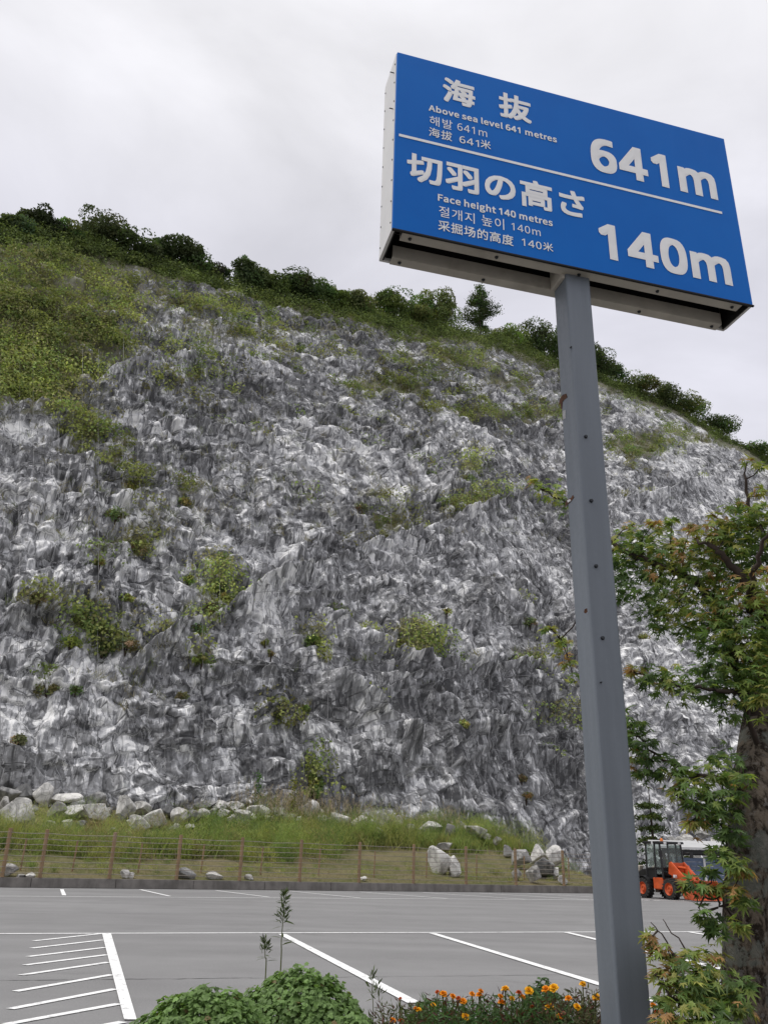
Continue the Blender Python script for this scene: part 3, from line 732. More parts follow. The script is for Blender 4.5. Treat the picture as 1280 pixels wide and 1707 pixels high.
for i, (x, y, P, wd, ht, dp, tn, asp) in enumerate(items):
    me = boulder_mesh(40 + i, (wd, dp, ht), asp)
    me.materials.append(MAT['boulder_grey' if tn else 'boulder'])
    o = bpy.data.objects.new('boulder', me); C.objects.link(o)
    o.location = P + np.array([0, 0, ht * .40 + (.38 if 330 < x < 840 and y < 1440 else .10 if y < 1440 else 0)]); o.rotation_euler = (random.Random(i).uniform(-.15, .15), random.Random(i + 9).uniform(-.15, .15), random.Random(i + 5).uniform(-.5, .5) + .5)
    row = 'upper' if y < 1440 else 'lower'
    mates = sorted([j for j in range(len(items)) if bays[j] == bays[i] and (items[j][1] < 1440) == (y < 1440)], key=lambda j: items[j][0])
    n = mates.index(i)
    shape = 'flat' if asp < .5 else 'tall' if asp > .85 else 'blocky'
    size = 'large' if wd > 1.0 else 'small' if wd < .55 else 'middle-sized'
    where = ('beyond the wire fence up by the cliff foot' if row == 'upper' else 'on mown grass just behind the kerb')
    cnt = 'only one' if len(mates) == 1 else ordw[n] + ' from left'
    if bays[i] <= 1: bay = 'fence post one leftwards'
    bay = 'left of first fence post' if bays[i] <= 1 else f'in fence bay {["one","two","three","four","five","six","seven","eight","nine","ten","eleven","twelve"][bays[i] - 2]}'
    where = 'up by cliff foot' if row == 'upper' else 'down by the kerb'
    tag(o, f'{size} {shape} {"dark grey" if tn else "pale"} boulder, {cnt} {where} {bay}', 'boulder', 'boulders along the cliff foot')

# ------------------------------------------------------------------ leaf clouds
def cloud(rng, n, c, rad, nb=9, shell=.75):
    """Points and outward directions of a crown made of overlapping clumps."""
    c = np.array(c, float); rad = np.array(rad, float)
    bc = unit(rng.normal(size=(nb, 3))) * rng.uniform(.35, .85, (nb, 1)); bc[:, 2] = np.abs(bc[:, 2]) * .9 - .15
    br = rng.uniform(.28, .52, nb)
    bc[0] = 0; br[0] = .72; bc[1] = [.45, 0, -.25]; bc[2] = [-.45, .1, -.25]; br[1:3] = .5
    k = rng.integers(0, nb, n); d = unit(rng.normal(size=(n, 3))); r = rng.uniform(shell, 1.05, n) ** .6
    P = bc[k] + d * (br[k] * r)[:, None] * (1 + .35 * rng.normal(size=(nb, 3)))[k].clip(.5, 1.5)
    return c + P * rad, unit(d + np.array([0, 0, .35])), k

def leaf_mesh(name, parts, mat, parent=None, loc=(0, 0, 0), tmpl=(LEAF_T, LEAF_F)):
    V = []; F = []; T = []; o = 0
    for P, N, S, col, rng in parts:
        R = frames(unit(N + rng.normal(size=N.shape) * .55), rng)
        v, f, t = instances(tmpl[0], tmpl[1], P, R, S, col); V.append(v); F.append(f + o); T.append(t); o += len(v)
    return npmesh(name, np.concatenate(V), np.concatenate(F), mat, parent, np.concatenate(T), loc=loc)

def tones(rng, k, base, var=.25, hue=.12):
    nk = int(k.max()) + 1
    t = 1 + rng.normal(size=(nk, 1)) * var; h = 1 + rng.normal(size=(nk, 3)) * hue
    c = np.array(base) * np.clip(t, .5, 1.7) * np.clip(h, .6, 1.5)
    return np.clip(c[k] * (1 + rng.normal(size=(len(k), 1)) * .15), .004, 1)

# trees along the ridge
def ridge_tree(name, px, py, wpx, hpx, seed, base, label, lean=0.0, nb=11, conifer=False):
    rng = np.random.default_rng(seed)
    P = on_cliff(px, py); dep = (P - CP) @ CF; m_ = dep / FPX
    W_, H_ = wpx * m_, hpx * m_ / .86
    root = empty(name, P); tag(root, label, 'tree', 'trees along the ridge of the quarry')
    n = int(600 + 9 * wpx * hpx / 10); n = int(min(n, 3800) * 2.0)
    if conifer:
        V = []; N = []; K = []
        for L in range(9):
            h = H_ * (.22 + .76 * L / 8); r = W_ * .60 * (1 - (L / 8.6) ** 1.2) * rng.uniform(.7, 1.15)
            for b_ in range(8):
                a = rng.uniform(0, 6.28); rl = r * rng.uniform(.5, 1.1); q = max(20, int(190 * rl / W_ * 2)); t = rng.uniform(.25, 1, q)
                V.append(np.stack([math.cos(a) * rl * t, math.sin(a) * rl * t, h + .12 * rl * t + rng.normal(size=q) * .12], 1) + rng.normal(size=(q, 3)) * np.array([.16, .16, .07]) * W_ / 3)
                N.append(np.tile([0, 0, 1.0], (q, 1)) + rng.normal(size=(q, 3)) * .4); K.append(np.full(q, L * 5 + b_))
        V = np.concatenate(V); N = np.concatenate(N); K = np.concatenate(K)
    else:
        nb = nb + 6; V, N, K = cloud(rng, n, (lean * H_ * .2, 0, H_ * .40), (W_ * .70, W_ * .6, H_ * .66), nb)
    leaf_mesh('crown', [(V, N, rng.uniform(.24, .46, len(V)) * (.8 if conifer else 1), tones(rng, K, base), rng)], MAT['far'], root)
    tv = spline([(0, 0, -1), (lean * .05, 0, H_ * .25), (lean * H_ * .15, 0, H_ * .55), (lean * H_ * .25, 0, H_ * .9)], 3); V, F = tube(tv, np.linspace(.13, .03, len(tv)), 6)
    m = MB(); m.add(V, [tuple(f) for f in F])
    for j in range(5):
        h = H_ * rng.uniform(.25, .6); a = rng.uniform(0, 6.28); m.tube([(lean * h * .2, 0, h), (math.cos(a) * W_ * .2 + lean * h * .2, math.sin(a) * W_ * .2, h + H_ * .14), (math.cos(a) * W_ * .36 + lean * h * .25, math.sin(a) * W_ * .36, h + H_ * .2)], [.06, .04, .015], 5)
    m.build('trunk', MAT['twig'], root)
DG, MG, OG = (.070, .098, .040), (.125, .165, .056), (.165, .200, .066)
for i, a in enumerate([
    (16, 392, 56, 40, DG, 'low dark tree cut by the edge of the photo on the ridge', 0), (62, 388, 50, 42, DG, 'dome-crowned dark tree, highest on the ridge at far left', 0), (104, 398, 44, 28, MG, 'low olive tree in the dip before the big spreading tree', 0),
    (178, 408, 100, 54, DG, 'big spreading dark tree with a flat leaning crown on the ridge', -.5), (242, 420, 44, 32, DG, 'small rounded tree just below the big spreading tree', 0), (300, 446, 82, 60, DG, 'bulky round dark tree where the ridge steps down', .2), (352, 462, 44, 26, DG, 'low dark tree in the hollow after the bulky round tree', 0),
    (408, 480, 52, 50, DG, 'compact dark tree, left one of the pair in mid ridge', 0), (486, 494, 66, 54, DG, 'dark tree with ragged top, right one of the pair in mid ridge', .2), (448, 488, 40, 36, MG, 'small tree squeezed between the pair in mid ridge', 0), (540, 510, 54, 42, MG, 'broad green tree where the ridge levels out', 0),
    (588, 520, 56, 42, MG, 'broad low tree next after the ridge levels out', 0), (640, 528, 60, 42, MG, 'olive green tree under the lower left corner of the blue sign', 0), (690, 538, 50, 44, MG, 'rounded tree before the tall bushy one below the sign', 0), (728, 544, 62, 66, MG, 'tall bushy green tree below the sign, beside the ragged conifer', 0),
    (850, 568, 46, 34, OG, 'pale green tree sloping down after the ragged conifer', 0), (893, 586, 56, 56, DG, 'dark pointed tree on the ridge close left of the grey post', 0), (938, 606, 50, 62, DG, 'tree on the ridge half hidden behind the grey post', 0), (988, 626, 38, 70, DG, 'dark narrow tree peeking out right of the grey post', .3),
    (1022, 634, 46, 36, DG, 'low dark tree sloping down right of the grey post', 0), (1066, 658, 60, 40, MG, 'mid green tree halfway along the falling right ridge', 0), (1112, 678, 50, 42, DG, 'dark tree leaning over the falling right ridge', .3), (1152, 696, 50, 36, MG, 'rounded tree low on the falling right ridge', 0), (1196, 722, 50, 36, DG, 'last dark tree where the right ridge drops to the maple', .2), (1262, 758, 44, 18, MG, 'tiny bushy tree on the ridge at the right edge of the photo', 0)]):
    ridge_tree('ridge_tree', a[0], a[1], a[2], a[3] * (.80 + .22 * ((i * 37) % 5) / 4), 100 + i, a[4], a[5], a[6], 9 + i % 5)
ridge_tree('conifer_tree', 800, 556, 66, 84, 180, DG, 'ragged dark conifer standing out against the sky below the sign', 0, conifer=True)

rng = np.random.default_rng(66); P = []
for _ in range(900):
    x = rng.uniform(-60, 1300); y = np.interp(x, [q[0] for q in ridge_px], [q[1] for q in ridge_px]) + rng.uniform(-1, 22 if x < 950 else 9); P.append((x, y))
cv = CL[(PYY > 250) & (PYY < 800)]; cxp = PXX[(PYY > 250) & (PYY < 800)]; cyp = PYY[(PYY > 250) & (PYY < 800)]
Pc = np.array([cv[np.argmin((cxp - x) ** 2 + (cyp - y) ** 2)] for x, y in P]); nl = 70; k = np.repeat(np.arange(len(Pc)), nl); r_ = rng.uniform(.5, 1.35, len(Pc)) * np.where(Pc[:, 0] > 30, .75, 1.15)
d = unit(rng.normal(size=(len(k), 3))); Pp = Pc[k] + d * (r_[k] * rng.uniform(.3, 1, len(k)) ** .5)[:, None] * [1.2, 1.2, .95] + [0, 0, .35]
bc_ = np.array([DG, MG, OG, MG])[rng.integers(0, 4, len(Pc))] * rng.uniform(.7, 1.3, (len(Pc), 1))
tag(leaf_mesh('ridge_thicket', [(Pp, unit(d + [0, 0, .4]), rng.uniform(.18, .36, len(k)), np.clip(bc_[k] * (1 + rng.normal(size=(len(k), 1)) * .16), .005, 1), rng)], MAT['far']), 'continuous dark green thicket along the top of the quarry slope', 'undergrowth', None, 'stuff')
# single bushes rooted on the rock
YG, GR, OL = (.290, .325, .110), (.185, .245, .085), (.225, .215, .110)
for i, (x, y, r, base, lab) in enumerate([
    (148, 1036, 26, GR, 'feathery mid green bush at the head of the left grassy ledge'), (175, 1062, 30, GR, 'wide green bush on the left grassy ledge under the feathery one'), (118, 1062, 24, YG, 'yellow green bush at the left end of the grassy ledge'), (205, 1078, 24, OL, 'olive bush at the low right end of the grassy ledge'),
    (80, 1138, 30, OL, 'dense olive bush low on the rock near the left edge'), (122, 1152, 14, GR, 'small green bush right below the dense olive bush'), (366, 968, 24, GR, 'dark bright-topped bush at the top of the central bush column'), (352, 1010, 28, OL, 'brownish bush in the middle of the central bush column'), (375, 998, 18, YG, 'yellow green bush beside the brownish one of the column'),
    (325, 1046, 28, GR, 'spreading bush at the bottom of the central bush column'), (328, 1112, 17, YG, 'round lime green bush alone under the diagonal ledge'), (222, 804, 28, YG, 'bright rounded bush in the gully under the green slope'), (190, 862, 22, GR, 'hazy green bush below the bright one in the gully'), (228, 905, 24, OL, 'olive bush lowest in the left gully'),
    (310, 832, 22, YG, 'small bush on grey slab right of the left gully'), (165, 940, 11, YG, 'little bush on a white rock left of the gully'), (315, 958, 14, YG, 'small yellow bush above the central bush column'), (522, 1066, 22, GR, 'dark green bush on the rib left of the white slabs'), (700, 1088, 30, GR, 'dense green bush on a ledge amid the white slabs'), (668, 1075, 18, YG, 'light green bush joined to the left of the dense ledge bush'),
    (730, 1036, 10, YG, 'tiny bright bush above the dense ledge bush'), (525, 1296, 30, GR, 'climbing green shrub low on the dark wall'), (520, 1318, 20, GR, 'lower end of the greenery on the dark wall by the bank'), (505, 1182, 14, GR, 'small dark bush on the dark wall left of the white rib'), (500, 1330, 12, YG, 'slim yellow bush at the dark wall foot'), (760, 1220, 12, YG, 'pale bush under the overhang of the slabs'),
    (778, 788, 22, GR, 'bush on a block left of the post below the upper ledges'), (640, 886, 22, OL, 'olive bush on the long diagonal ledge'), (875, 1044, 18, OL, 'thin grey green bush on the dark slab near the post'), (930, 1075, 22, YG, 'yellowish bush on the rock close left of the post'), (1050, 750, 32, GR, 'dark bush on the right face just right of the post'), (1100, 738, 26, GR, 'bush in the crease of the right face'),
    (1170, 728, 22, OL, 'olive bush at the top of the right face crease'), (1070, 1060, 12, YG, 'small lime bush on rock seen under the maple'), (870, 1295, 12, OL, 'weedy bush hanging on the dark slab low near the post'), (872, 1330, 14, OL, 'weedy bush at the foot of the dark slab'), (450, 1090, 10, OL, 'tiny olive bush in the dark wall centre'), (60, 1003, 18, OL, 'faded bush on the rock at the left edge'),
    (300, 1160, 14, OL, 'faded bush in the blocks below the lime green bush'), (30, 1232, 16, OL, 'olive tuft low on the left rock'), (600, 845, 18, OL, 'olive tuft above the long diagonal ledge'), (210, 1000, 14, YG, 'small tuft beside the big grey block'), (440, 1075, 9, YG, 'tiny yellow tuft below the arched rock rib')]):
    rng = np.random.default_rng(300 + i); P = on_cliff(x, y + r * .5); m_ = ((P - CP) @ CF) / FPX; R_ = r * m_ * .74
    root = empty('rock_bush', P + CNRM * .1); tag(root, lab, 'bush', 'bushes growing on the quarry face')
    n = int(180 + r * r * 1.0)
    V, N, K = cloud(rng, n, (0, 0, R_ * .45), (R_ * 1.05, R_ * .8, R_ * .85), 8, .55)
    leaf_mesh('foliage', [(V, N, rng.uniform(.10, .22, n), tones(rng, K, base, .28), rng)], MAT['far'], root)
    m = MB()
    for j in range(5):
        a = rng.uniform(0, 6.28); m.tube([(0, 0, -.5), (math.cos(a) * R_ * .2, math.sin(a) * R_ * .2, R_ * .4), (math.cos(a) * R_ * .5, math.sin(a) * R_ * .5, R_ * .9)], [.04, .03, .01], 4)
    m.build('stem', MAT['twig'], root)

# the plant mat of the slope: more shrubs and grass than anyone could count
rng = np.random.default_rng(77)
vmask = np.clip(veg * (.05 + 1.9 * fbm(SS * .20, TT * .34, 711, 4)) - .26, 0, 1)
vmask[:8] = 0; vmask *= (PXX > -160) & (PXX < 1400)
prob = vmask.ravel() / vmask.sum()
idx = rng.choice(prob.size, 2900, p=prob)
Pc = CL.reshape(-1, 3)[idx]; depth = (Pc - CP) @ CF
tA = fbm(SS.ravel()[idx] * .1, TT.ravel()[idx] * .1, 721, 3); tB = rng.uniform(size=len(idx))
near_ridge = (1 - smooth(below.ravel()[idx], 10, 60))[:, None]
basec = np.where((tB < .40)[:, None], np.array(YG), np.where((tB < .75)[:, None], np.array(GR), np.array(OL))) * (.45 + 1.1 * tA)[:, None] * rng.uniform(.7, 1.35, (len(idx), 1))
basec = basec * (1 - near_ridge) + np.array(MG) * near_ridge * (.7 + tB[:, None])
parts = []
nl = 74; r_ = rng.uniform(.5, 1.5, len(idx)) ** 1.15 * (.75 + .5 * tA)
k = np.repeat(np.arange(len(idx)), nl)
d = unit(rng.normal(size=(len(k), 3))); P = Pc[k] + CNRM * (.30 * r_[k])[:, None] + d * (r_[k] * rng.uniform(.55, 1, len(k)) ** .5)[:, None] * np.array([1.15, 1.0, .75])
cc = np.clip(basec[k] * (1 + rng.normal(size=(len(k), 1)) * .18), .005, 1)
parts.append((P, unit(d + [0, -.2, .6]), rng.uniform(.14, .34, len(k)), cc, rng))
tag(leaf_mesh('slope_vegetation', parts, MAT['far']), 'low green shrubs and grass matted over the upper quarry slope and ledges', 'vegetation', None, 'stuff')
# dry grass on ledges and cracks
vm2 = np.clip((veg - .12) * 1.4, 0, .8) * (.3 + fbm(SS * .6, TT * .9, 731, 3)); vm2 = np.maximum(vm2, .10 * (PYY < 900) * (1 - right * .8)); vm2[:8] = 0; vm2 *= (PXX > -160) & (PXX < 1400)
idx = rng.choice(vm2.size, 4200, p=vm2.ravel() / vm2.sum())
nl = 14; k = np.repeat(np.arange(len(idx)), nl); Pc = CL.reshape(-1, 3)[idx]
GB_T = np.array([[-.024, 0, 0], [.024, 0, 0], [.018, .45, .05], [-.018, .45, .05], [0, 1, .28]]); GB_F = np.array([[0, 1, 2], [0, 2, 3], [3, 2, 4]])
def blades(P, rng, size, col, lean=.5):
    """Grass blades: template +y is up, leaning off in a random direction."""
    n = len(P); up = unit(np.stack([rng.normal(size=n) * lean, rng.normal(size=n) * lean, np.ones(n)], 1)); r = unit(rng.normal(size=(n, 3)))
    x = unit(np.cross(up, r)); R = np.stack([x, up, np.cross(x, up)], axis=2)
    return instances(GB_T, GB_F, P, R, size, col)
P = Pc[k] + rng.normal(size=(len(k), 3)) * [.25, .25, .06] + CNRM * .05
mixc = np.array([(.20, .19, .08), (.24, .21, .13), (.13, .16, .05)])[rng.integers(0, 3, len(idx))]
V, F, T = blades(P, rng, rng.uniform(.35, .8, len(k)), np.clip(mixc[k] * (1 + rng.normal(size=(len(k), 1)) * .2), .01, 1), .7)
tag(npmesh('ledge_grass', V, F, MAT['grass'], tint=T), 'tufts of dry grass on the ledges of the quarry face', 'grass', None, 'stuff')

# ------------------------------------------------------------------ bank grasses
rng = np.random.default_rng(91)
def bank_points(n, s0, s1, q0_, q1_, dens):
    out = []
    while sum(len(o) for o in out) < n:
        s = rng.uniform(s0, s1, n); q = rng.uniform(q0_, q1_, n); keep = rng.uniform(size=n) < dens(s, q); out.append(np.stack([s[keep], q[keep]], 1))
    a = np.concatenate(out)[:n]
    return a[:, 0], a[:, 1]
def s_of(px): return float((at(px, 1480 + px * .0101) - K0) @ EK)
SA, SB, SC = s_of(600), s_of(700), s_of(855)
def front(s):                                                # where the tall growth begins, metres behind the kerb
    return 4.3 + 1.1 * (fbm(s * .5, s * 0, 801, 3) - .5) * 2 + 2.9 * smooth(s, SA, SB) * (1 - smooth(s, SC + 4, SC + 9))
def dtall(s, q):
    f_ = front(s); left_ = 1 - smooth(s, s_of(430), s_of(520)); return smooth(q, f_ - .4, f_ + .8) * (1 - .55 * smooth(q, f_ + 3.0, f_ + 6)) * (1 - .93 * left_ * smooth(q, f_ + 1.5, f_ + 2.6)) * (.35 + .65 * smooth(fbm(s * .55, q * .55, 811, 3), .35, .6))
s, q = bank_points(15000, -7, S_END + 1, 3, 13.6, dtall)
clump = fbm(s * .45, q * .45, 821, 4)
hgt = (.40 + .75 * smooth(clump, .3, .7)) * rng.uniform(.6, 1.15, len(s)) * (1 - .4 * smooth(q, 8, 12))
P = np.stack([K0[0] + EK[0] * s + NK[0] * q, K0[1] + EK[1] * s + NK[1] * q, bank_z(s, q) - .05], 1)
cl2 = fbm(s * .7 + 31, q * .7, 831, 3)[:, None]
col = np.array((.225, .275, .085)) * (1 - smooth(cl2, .4, .65)) + np.array((.33, .325, .125)) * smooth(cl2, .4, .65)
col = np.where(rng.uniform(size=(len(s), 1)) < .10, np.array((.30, .25, .16)), col) * (1 + rng.normal(size=(len(s), 1)) * .22)
V, F, T = blades(P, rng, hgt, np.clip(col, .01, 1), .33)
V = V.copy()
tag(npmesh('bank_grass', V, F, MAT['grass'], tint=T), 'tall feathery green grass growing along the bank behind the wire fence', 'grass', None, 'stuff')
s, q = bank_points(640, -7, S_END + 1, 3, 12.5, dtall)
r_ = .28 + .85 * rng.uniform(0, 1, len(s)) ** 2.2; nl = 360; k = np.repeat(np.arange(len(s)), nl); d = unit(rng.normal(size=(len(k), 3)) * [1, 1, 1] + [0, 0, .3])
P0 = np.stack([K0[0] + EK[0] * s + NK[0] * q, K0[1] + EK[1] * s + NK[1] * q, bank_z(s, q) + r_ * .55], 1)
P = P0[k] + d * (r_[k] * rng.uniform(.35, 1.05, len(k)) ** .6)[:, None] * [1.1, 1.1, 1.15]
bc = np.array([(.26, .33, .10), (.38, .39, .13), (.13, .19, .06), (.30, .24, .12)])[rng.choice(4, len(s), p=[.4, .25, .25, .1])]
V, F, T = blades(P, rng, rng.uniform(.10, .30, len(k)), np.clip(bc[k] * (1 + rng.normal(size=(len(k), 1)) * .2), .01, 1), .75)
s3, q3 = bank_points(46, -7, S_END - 2, 4.6, 8.5, dtall); k3 = np.repeat(np.arange(46), 700); r3 = rng.uniform(.55, 1.0, 46); d3 = unit(rng.normal(size=(len(k3), 3)) + [0, 0, .25])
P3 = np.stack([K0[0] + EK[0] * s3 + NK[0] * q3, K0[1] + EK[1] * s3 + NK[1] * q3, bank_z(s3, q3) + r3 * .75], 1)[k3] + d3 * (r3[k3] * rng.uniform(.3, 1.05, len(k3)) ** .6 * (1 + .3 * np.sin(d3[:, 0] * 7 + k3) * np.sin(d3[:, 2] * 6 + k3 * 2)))[:, None] * [.95, .95, 1.2]
c3 = np.array([(.20, .29, .08), (.30, .35, .10), (.11, .18, .05), (.34, .34, .14)])[rng.integers(0, 4, 46)]
V3, F3, T3 = blades(P3, rng, rng.uniform(.12, .28, len(k3)), np.clip(c3[k3] * (1 + rng.normal(size=(len(k3), 1)) * .2), .01, 1), .9)
F = np.concatenate([F, F3 + len(V)]); V = np.concatenate([V, V3]); T = np.concatenate([T, T3])
s2, q2 = bank_points(150, -7, S_END, .8, 4.5, lambda s, q: np.clip(.25 + .75 * (fbm(s * .6, q * .6, 881, 3) > .52), 0, 1))
k2 = np.repeat(np.arange(len(s2)), 90); r2 = rng.uniform(.12, .34, len(s2)); d2 = unit(rng.normal(size=(len(k2), 3)) + [0, 0, .4])
P2 = np.stack([K0[0] + EK[0] * s2 + NK[0] * q2, K0[1] + EK[1] * s2 + NK[1] * q2, bank_z(s2, q2) + r2 * .3], 1)[k2] + d2 * (r2[k2] * rng.uniform(.2, 1, len(k2)))[:, None] * [1.3, 1.3, .9]
V2, F2, T2 = blades(P2, rng, rng.uniform(.07, .22, len(k2)), np.clip(bc[rng.integers(0, len(bc), len(s2))][k2] * .85 * (1 + rng.normal(size=(len(k2), 1)) * .2), .01, 1), .8)
F = np.concatenate([F, F2 + len(V)]); V = np.concatenate([V, V2]); T = np.concatenate([T, T2])
tag(npmesh('bank_shrubs', V, F, MAT['grass'], tint=T), 'feathery light green bushy weeds massed along the bank behind the fence', 'weeds', None, 'stuff')
# short mown grass
s, q = bank_points(26000, -7, S_END, .25, 8, lambda s, q: np.clip(1.1 - q / 9, .1, 1))
P = np.stack([K0[0] + EK[0] * s + NK[0] * q, K0[1] + EK[1] * s + NK[1] * q, bank_z(s, q) - .02], 1)
c_ = smooth(fbm(s * .8, q * .8, 841, 4), .4, .62)[:, None]
col = np.array((.14, .15, .055)) * (1 - c_) + np.array((.23, .19, .11)) * c_
V, F, T = blades(P, rng, rng.uniform(.06, .20, len(s)), np.clip(col * (1 + rng.normal(size=(len(s), 1)) * .25), .01, 1), .8)
tag(npmesh('mown_grass', V, F, MAT['grass'], tint=T), 'short brownish mown grass on the bank just behind the kerb', 'grass', None, 'stuff')
# leafy weeds and plumed silver grass at the cliff foot
s, q = bank_points(760, s_of(420), S_END + .5, 7.5, 13.2, lambda s, q: smooth(q, 7.5, 9) * (.25 + .75 * (fbm(s * .5, q * .5, 851, 3) > .5)))
k = np.repeat(np.arange(len(s)), 60); r_ = .22 + .7 * rng.uniform(0, 1, len(s)) ** 1.8
Pc = np.stack([K0[0] + EK[0] * s + NK[0] * q, K0[1] + EK[1] * s + NK[1] * q, bank_z(s, q) + .2], 1)
d = unit(rng.normal(size=(len(k), 3))); P = Pc[k] + d * (r_[k] * rng.uniform(.3, 1, len(k)))[:, None] * [1, 1, 1.1]
bc = np.array([(.10, .15, .045), (.13, .18, .05), (.075, .12, .035)])[rng.integers(0, 3, len(s))]
tag(leaf_mesh('bank_weeds', [(P, unit(d + [0, 0, .5]), rng.uniform(.07, .16, len(k)), np.clip(bc[k] * (1 + rng.normal(size=(len(k), 1)) * .2), .01, 1), rng)], MAT['grass']), 'leafy green weeds crowding the cliff foot beyond the fence', 'weeds', None, 'stuff')
s1, q1 = bank_points(300, s_of(560), s_of(770), 9, 13, lambda s, q: .2 + .8 * (fbm(s * .8, q * .8, 861, 2) > .45)); s2, q2 = bank_points(170, s_of(500), s_of(985), 8.5, 12.5, lambda s, q: .2 + .8 * (fbm(s * .8, q * .8, 871, 2) > .55))
s = np.concatenate([s1, s2]); q = np.concatenate([q1, q2])
V = []; F = []; T = []; o = 0
for a, b_ in zip(s, q):
    z = float(bank_z(a, b_)); h = rng.uniform(1.0, 2.1); ln = rng.normal(size=2) * .22; p0 = sq(a, b_, z); p1 = p0 + [ln[0] * .4, ln[1] * .4, h * .6]; p2 = p0 + [ln[0], ln[1], h]
    v, f = tube([p0, p1, p2], [.012, .009, .006], 3); v, f = v, np.concatenate([f[:, [0, 1, 2]], f[:, [0, 2, 3]]])
    V.append(v); F.append(f + o); T.append(np.tile((.20, .18, .09), (len(v), 1))); o += len(v)
    n = 16; Pp = p1 + (p2 - p1) * rng.uniform(.35, 1.0, (n, 1))
    v, f, t = blades(Pp, rng, rng.uniform(.10, .22, n), np.tile(np.array((.56, .45, .36)) * rng.uniform(.75, 1.15), (n, 1)), .6); V.append(v); F.append(f + o); T.append(t); o += len(v)
tag(npmesh('plume_grass', np.concatenate(V), np.concatenate(F), MAT['grass'], tint=np.concatenate(T)), 'pinkish tan plumes of silver grass against the dark cliff foot', 'grass', None, 'stuff')

# slim young trees and climbers at the foot of the wall
for i, (x, y0, y1, wpx, base, nm, lab) in enumerate([(426, 1366, 1300, 20, (.07, .15, .03), 'young_tree', 'slim bright green sapling against the dark rock foot'), (487, 1376, 1308, 22, (.17, .18, .03), 'young_tree', 'yellow leaved sapling at the rock foot right of the slim green one'), (822, 1392, 1338, 22, (.16, .16, .06), 'young_tree', 'pale yellowish sapling among plume grass near the post')]):
    rg = np.random.default_rng(950 + i); P, _, _ = hit_bank(x, y0); m_ = ((P - CP) @ CF) / FPX; H_ = (y0 - y1) * m_ / .88; W_ = wpx * m_
    root = empty(nm, P); tag(root, lab, 'young tree', 'saplings at the cliff foot')
    n = 320; t = rg.uniform(.12, 1, n); P_ = np.stack([rg.normal(size=n) * W_ * .3 * (1.1 - t * .6), rg.normal(size=n) * W_ * .3, t * H_], 1)
    leaf_mesh('crown', [(P_, unit(rg.normal(size=(n, 3)) + [0, 0, .5]), rg.uniform(.07, .16, n), np.clip(np.array(base) * (1 + rg.normal(size=(n, 1)) * .25), .01, 1), rg)], MAT['grass'], root)
    m = MB(); m.tube([(0, 0, -.1), (.03, 0, H_ * .5), (0, .02, H_ * .95)], [.03, .02, .006], 5); m.build('trunk', MAT['twig'], root)
rg = np.random.default_rng(990)
P = at(1092, 1412, 2.0); P = pt(1090, 1418, 55.0); gz = 0.0; root = empty('conifer_tree', (P[0], P[1], 0)); tag(root, 'dark conifer with flat tiers behind the orange loader', 'tree')
V = []; N = []; K = []
for L in range(6):
    h = 1.6 + L * .62; r = 2.3 * (1 - L / 7.5)
    for b_ in range(9):
        a = rg.uniform(0, 6.28); rl = r * rg.uniform(.6, 1.1); qn = 60; t = rg.uniform(.15, 1, qn)
        V.append(np.stack([math.cos(a) * rl * t, math.sin(a) * rl * t, h - .25 * rl * t ** 2 + .1 * t], 1) + rg.normal(size=(qn, 3)) * [.16, .16, .06]); N.append(np.tile([0, 0, 1.0], (qn, 1)) + rg.normal(size=(qn, 3)) * .3); K.append(np.full(qn, L * 9 + b_))
V, N, K = np.concatenate(V), np.concatenate(N), np.concatenate(K)
leaf_mesh('crown', [(V, N, rg.uniform(.10, .22, len(V)), tones(rg, K, (.055, .085, .024), .2), rg)], MAT['far'], root)
m = MB(); m.tube([(0, 0, -.1), (0, 0, 2.5), (0, 0, 5.6)], [.14, .09, .02], 8); m.build('trunk', MAT['twig'], root)

# rockfall net: steel cables hung down the face
netr = MB()
for x in np.arange(-10, 1010, 34):
    x = x + rng.uniform(-8, 8); top = np.interp(x, [p[0] for p in ridge_px], [p[1] for p in ridge_px]) + 120 + rng.uniform(0, 120); bot = min(1330, top + rng.uniform(260, 760)) if x < 520 else 1330
    P = []
    for y in np.arange(top, bot, 14):
        P.append(on_cliff(x, y) + CNRM * .25)
    P = np.array(P); sm = P.copy()
    for _ in range(30): sm[1:-1] = (sm[:-2] + sm[1:-1] * 2 + sm[2:]) / 4
    netr.tube(sm + CNRM * .6, .013, 4, cap=False)
for y in (1130, 1010, 900, 770, 680):
    P = np.array([on_cliff(x, y + (x - 600) * .03) + CNRM * .3 for x in np.arange(380, 1150, 20)]); sm = P.copy()
    for _ in range(6): sm[1:-1] = (sm[:-2] + sm[1:-1] * 2 + sm[2:]) / 4
    netr.tube(sm + CNRM * .35, .016, 4, cap=False)
tag(netr.build('rockfall_net', MAT['cable']), 'thin steel rockfall net cables hung down the grey quarry face', 'rockfall net')
# ------------------------------------------------------------------ the sign
SH = .2587584; SX, SY, SZ, SW, SHT, SDP = -.015490, 3.1653104, 5.13015603, 2.0, 1.18744558, .25
ES = np.array([math.cos(SH), math.sin(SH), 0]); NS = np.array([-math.sin(SH), math.cos(SH), 0])
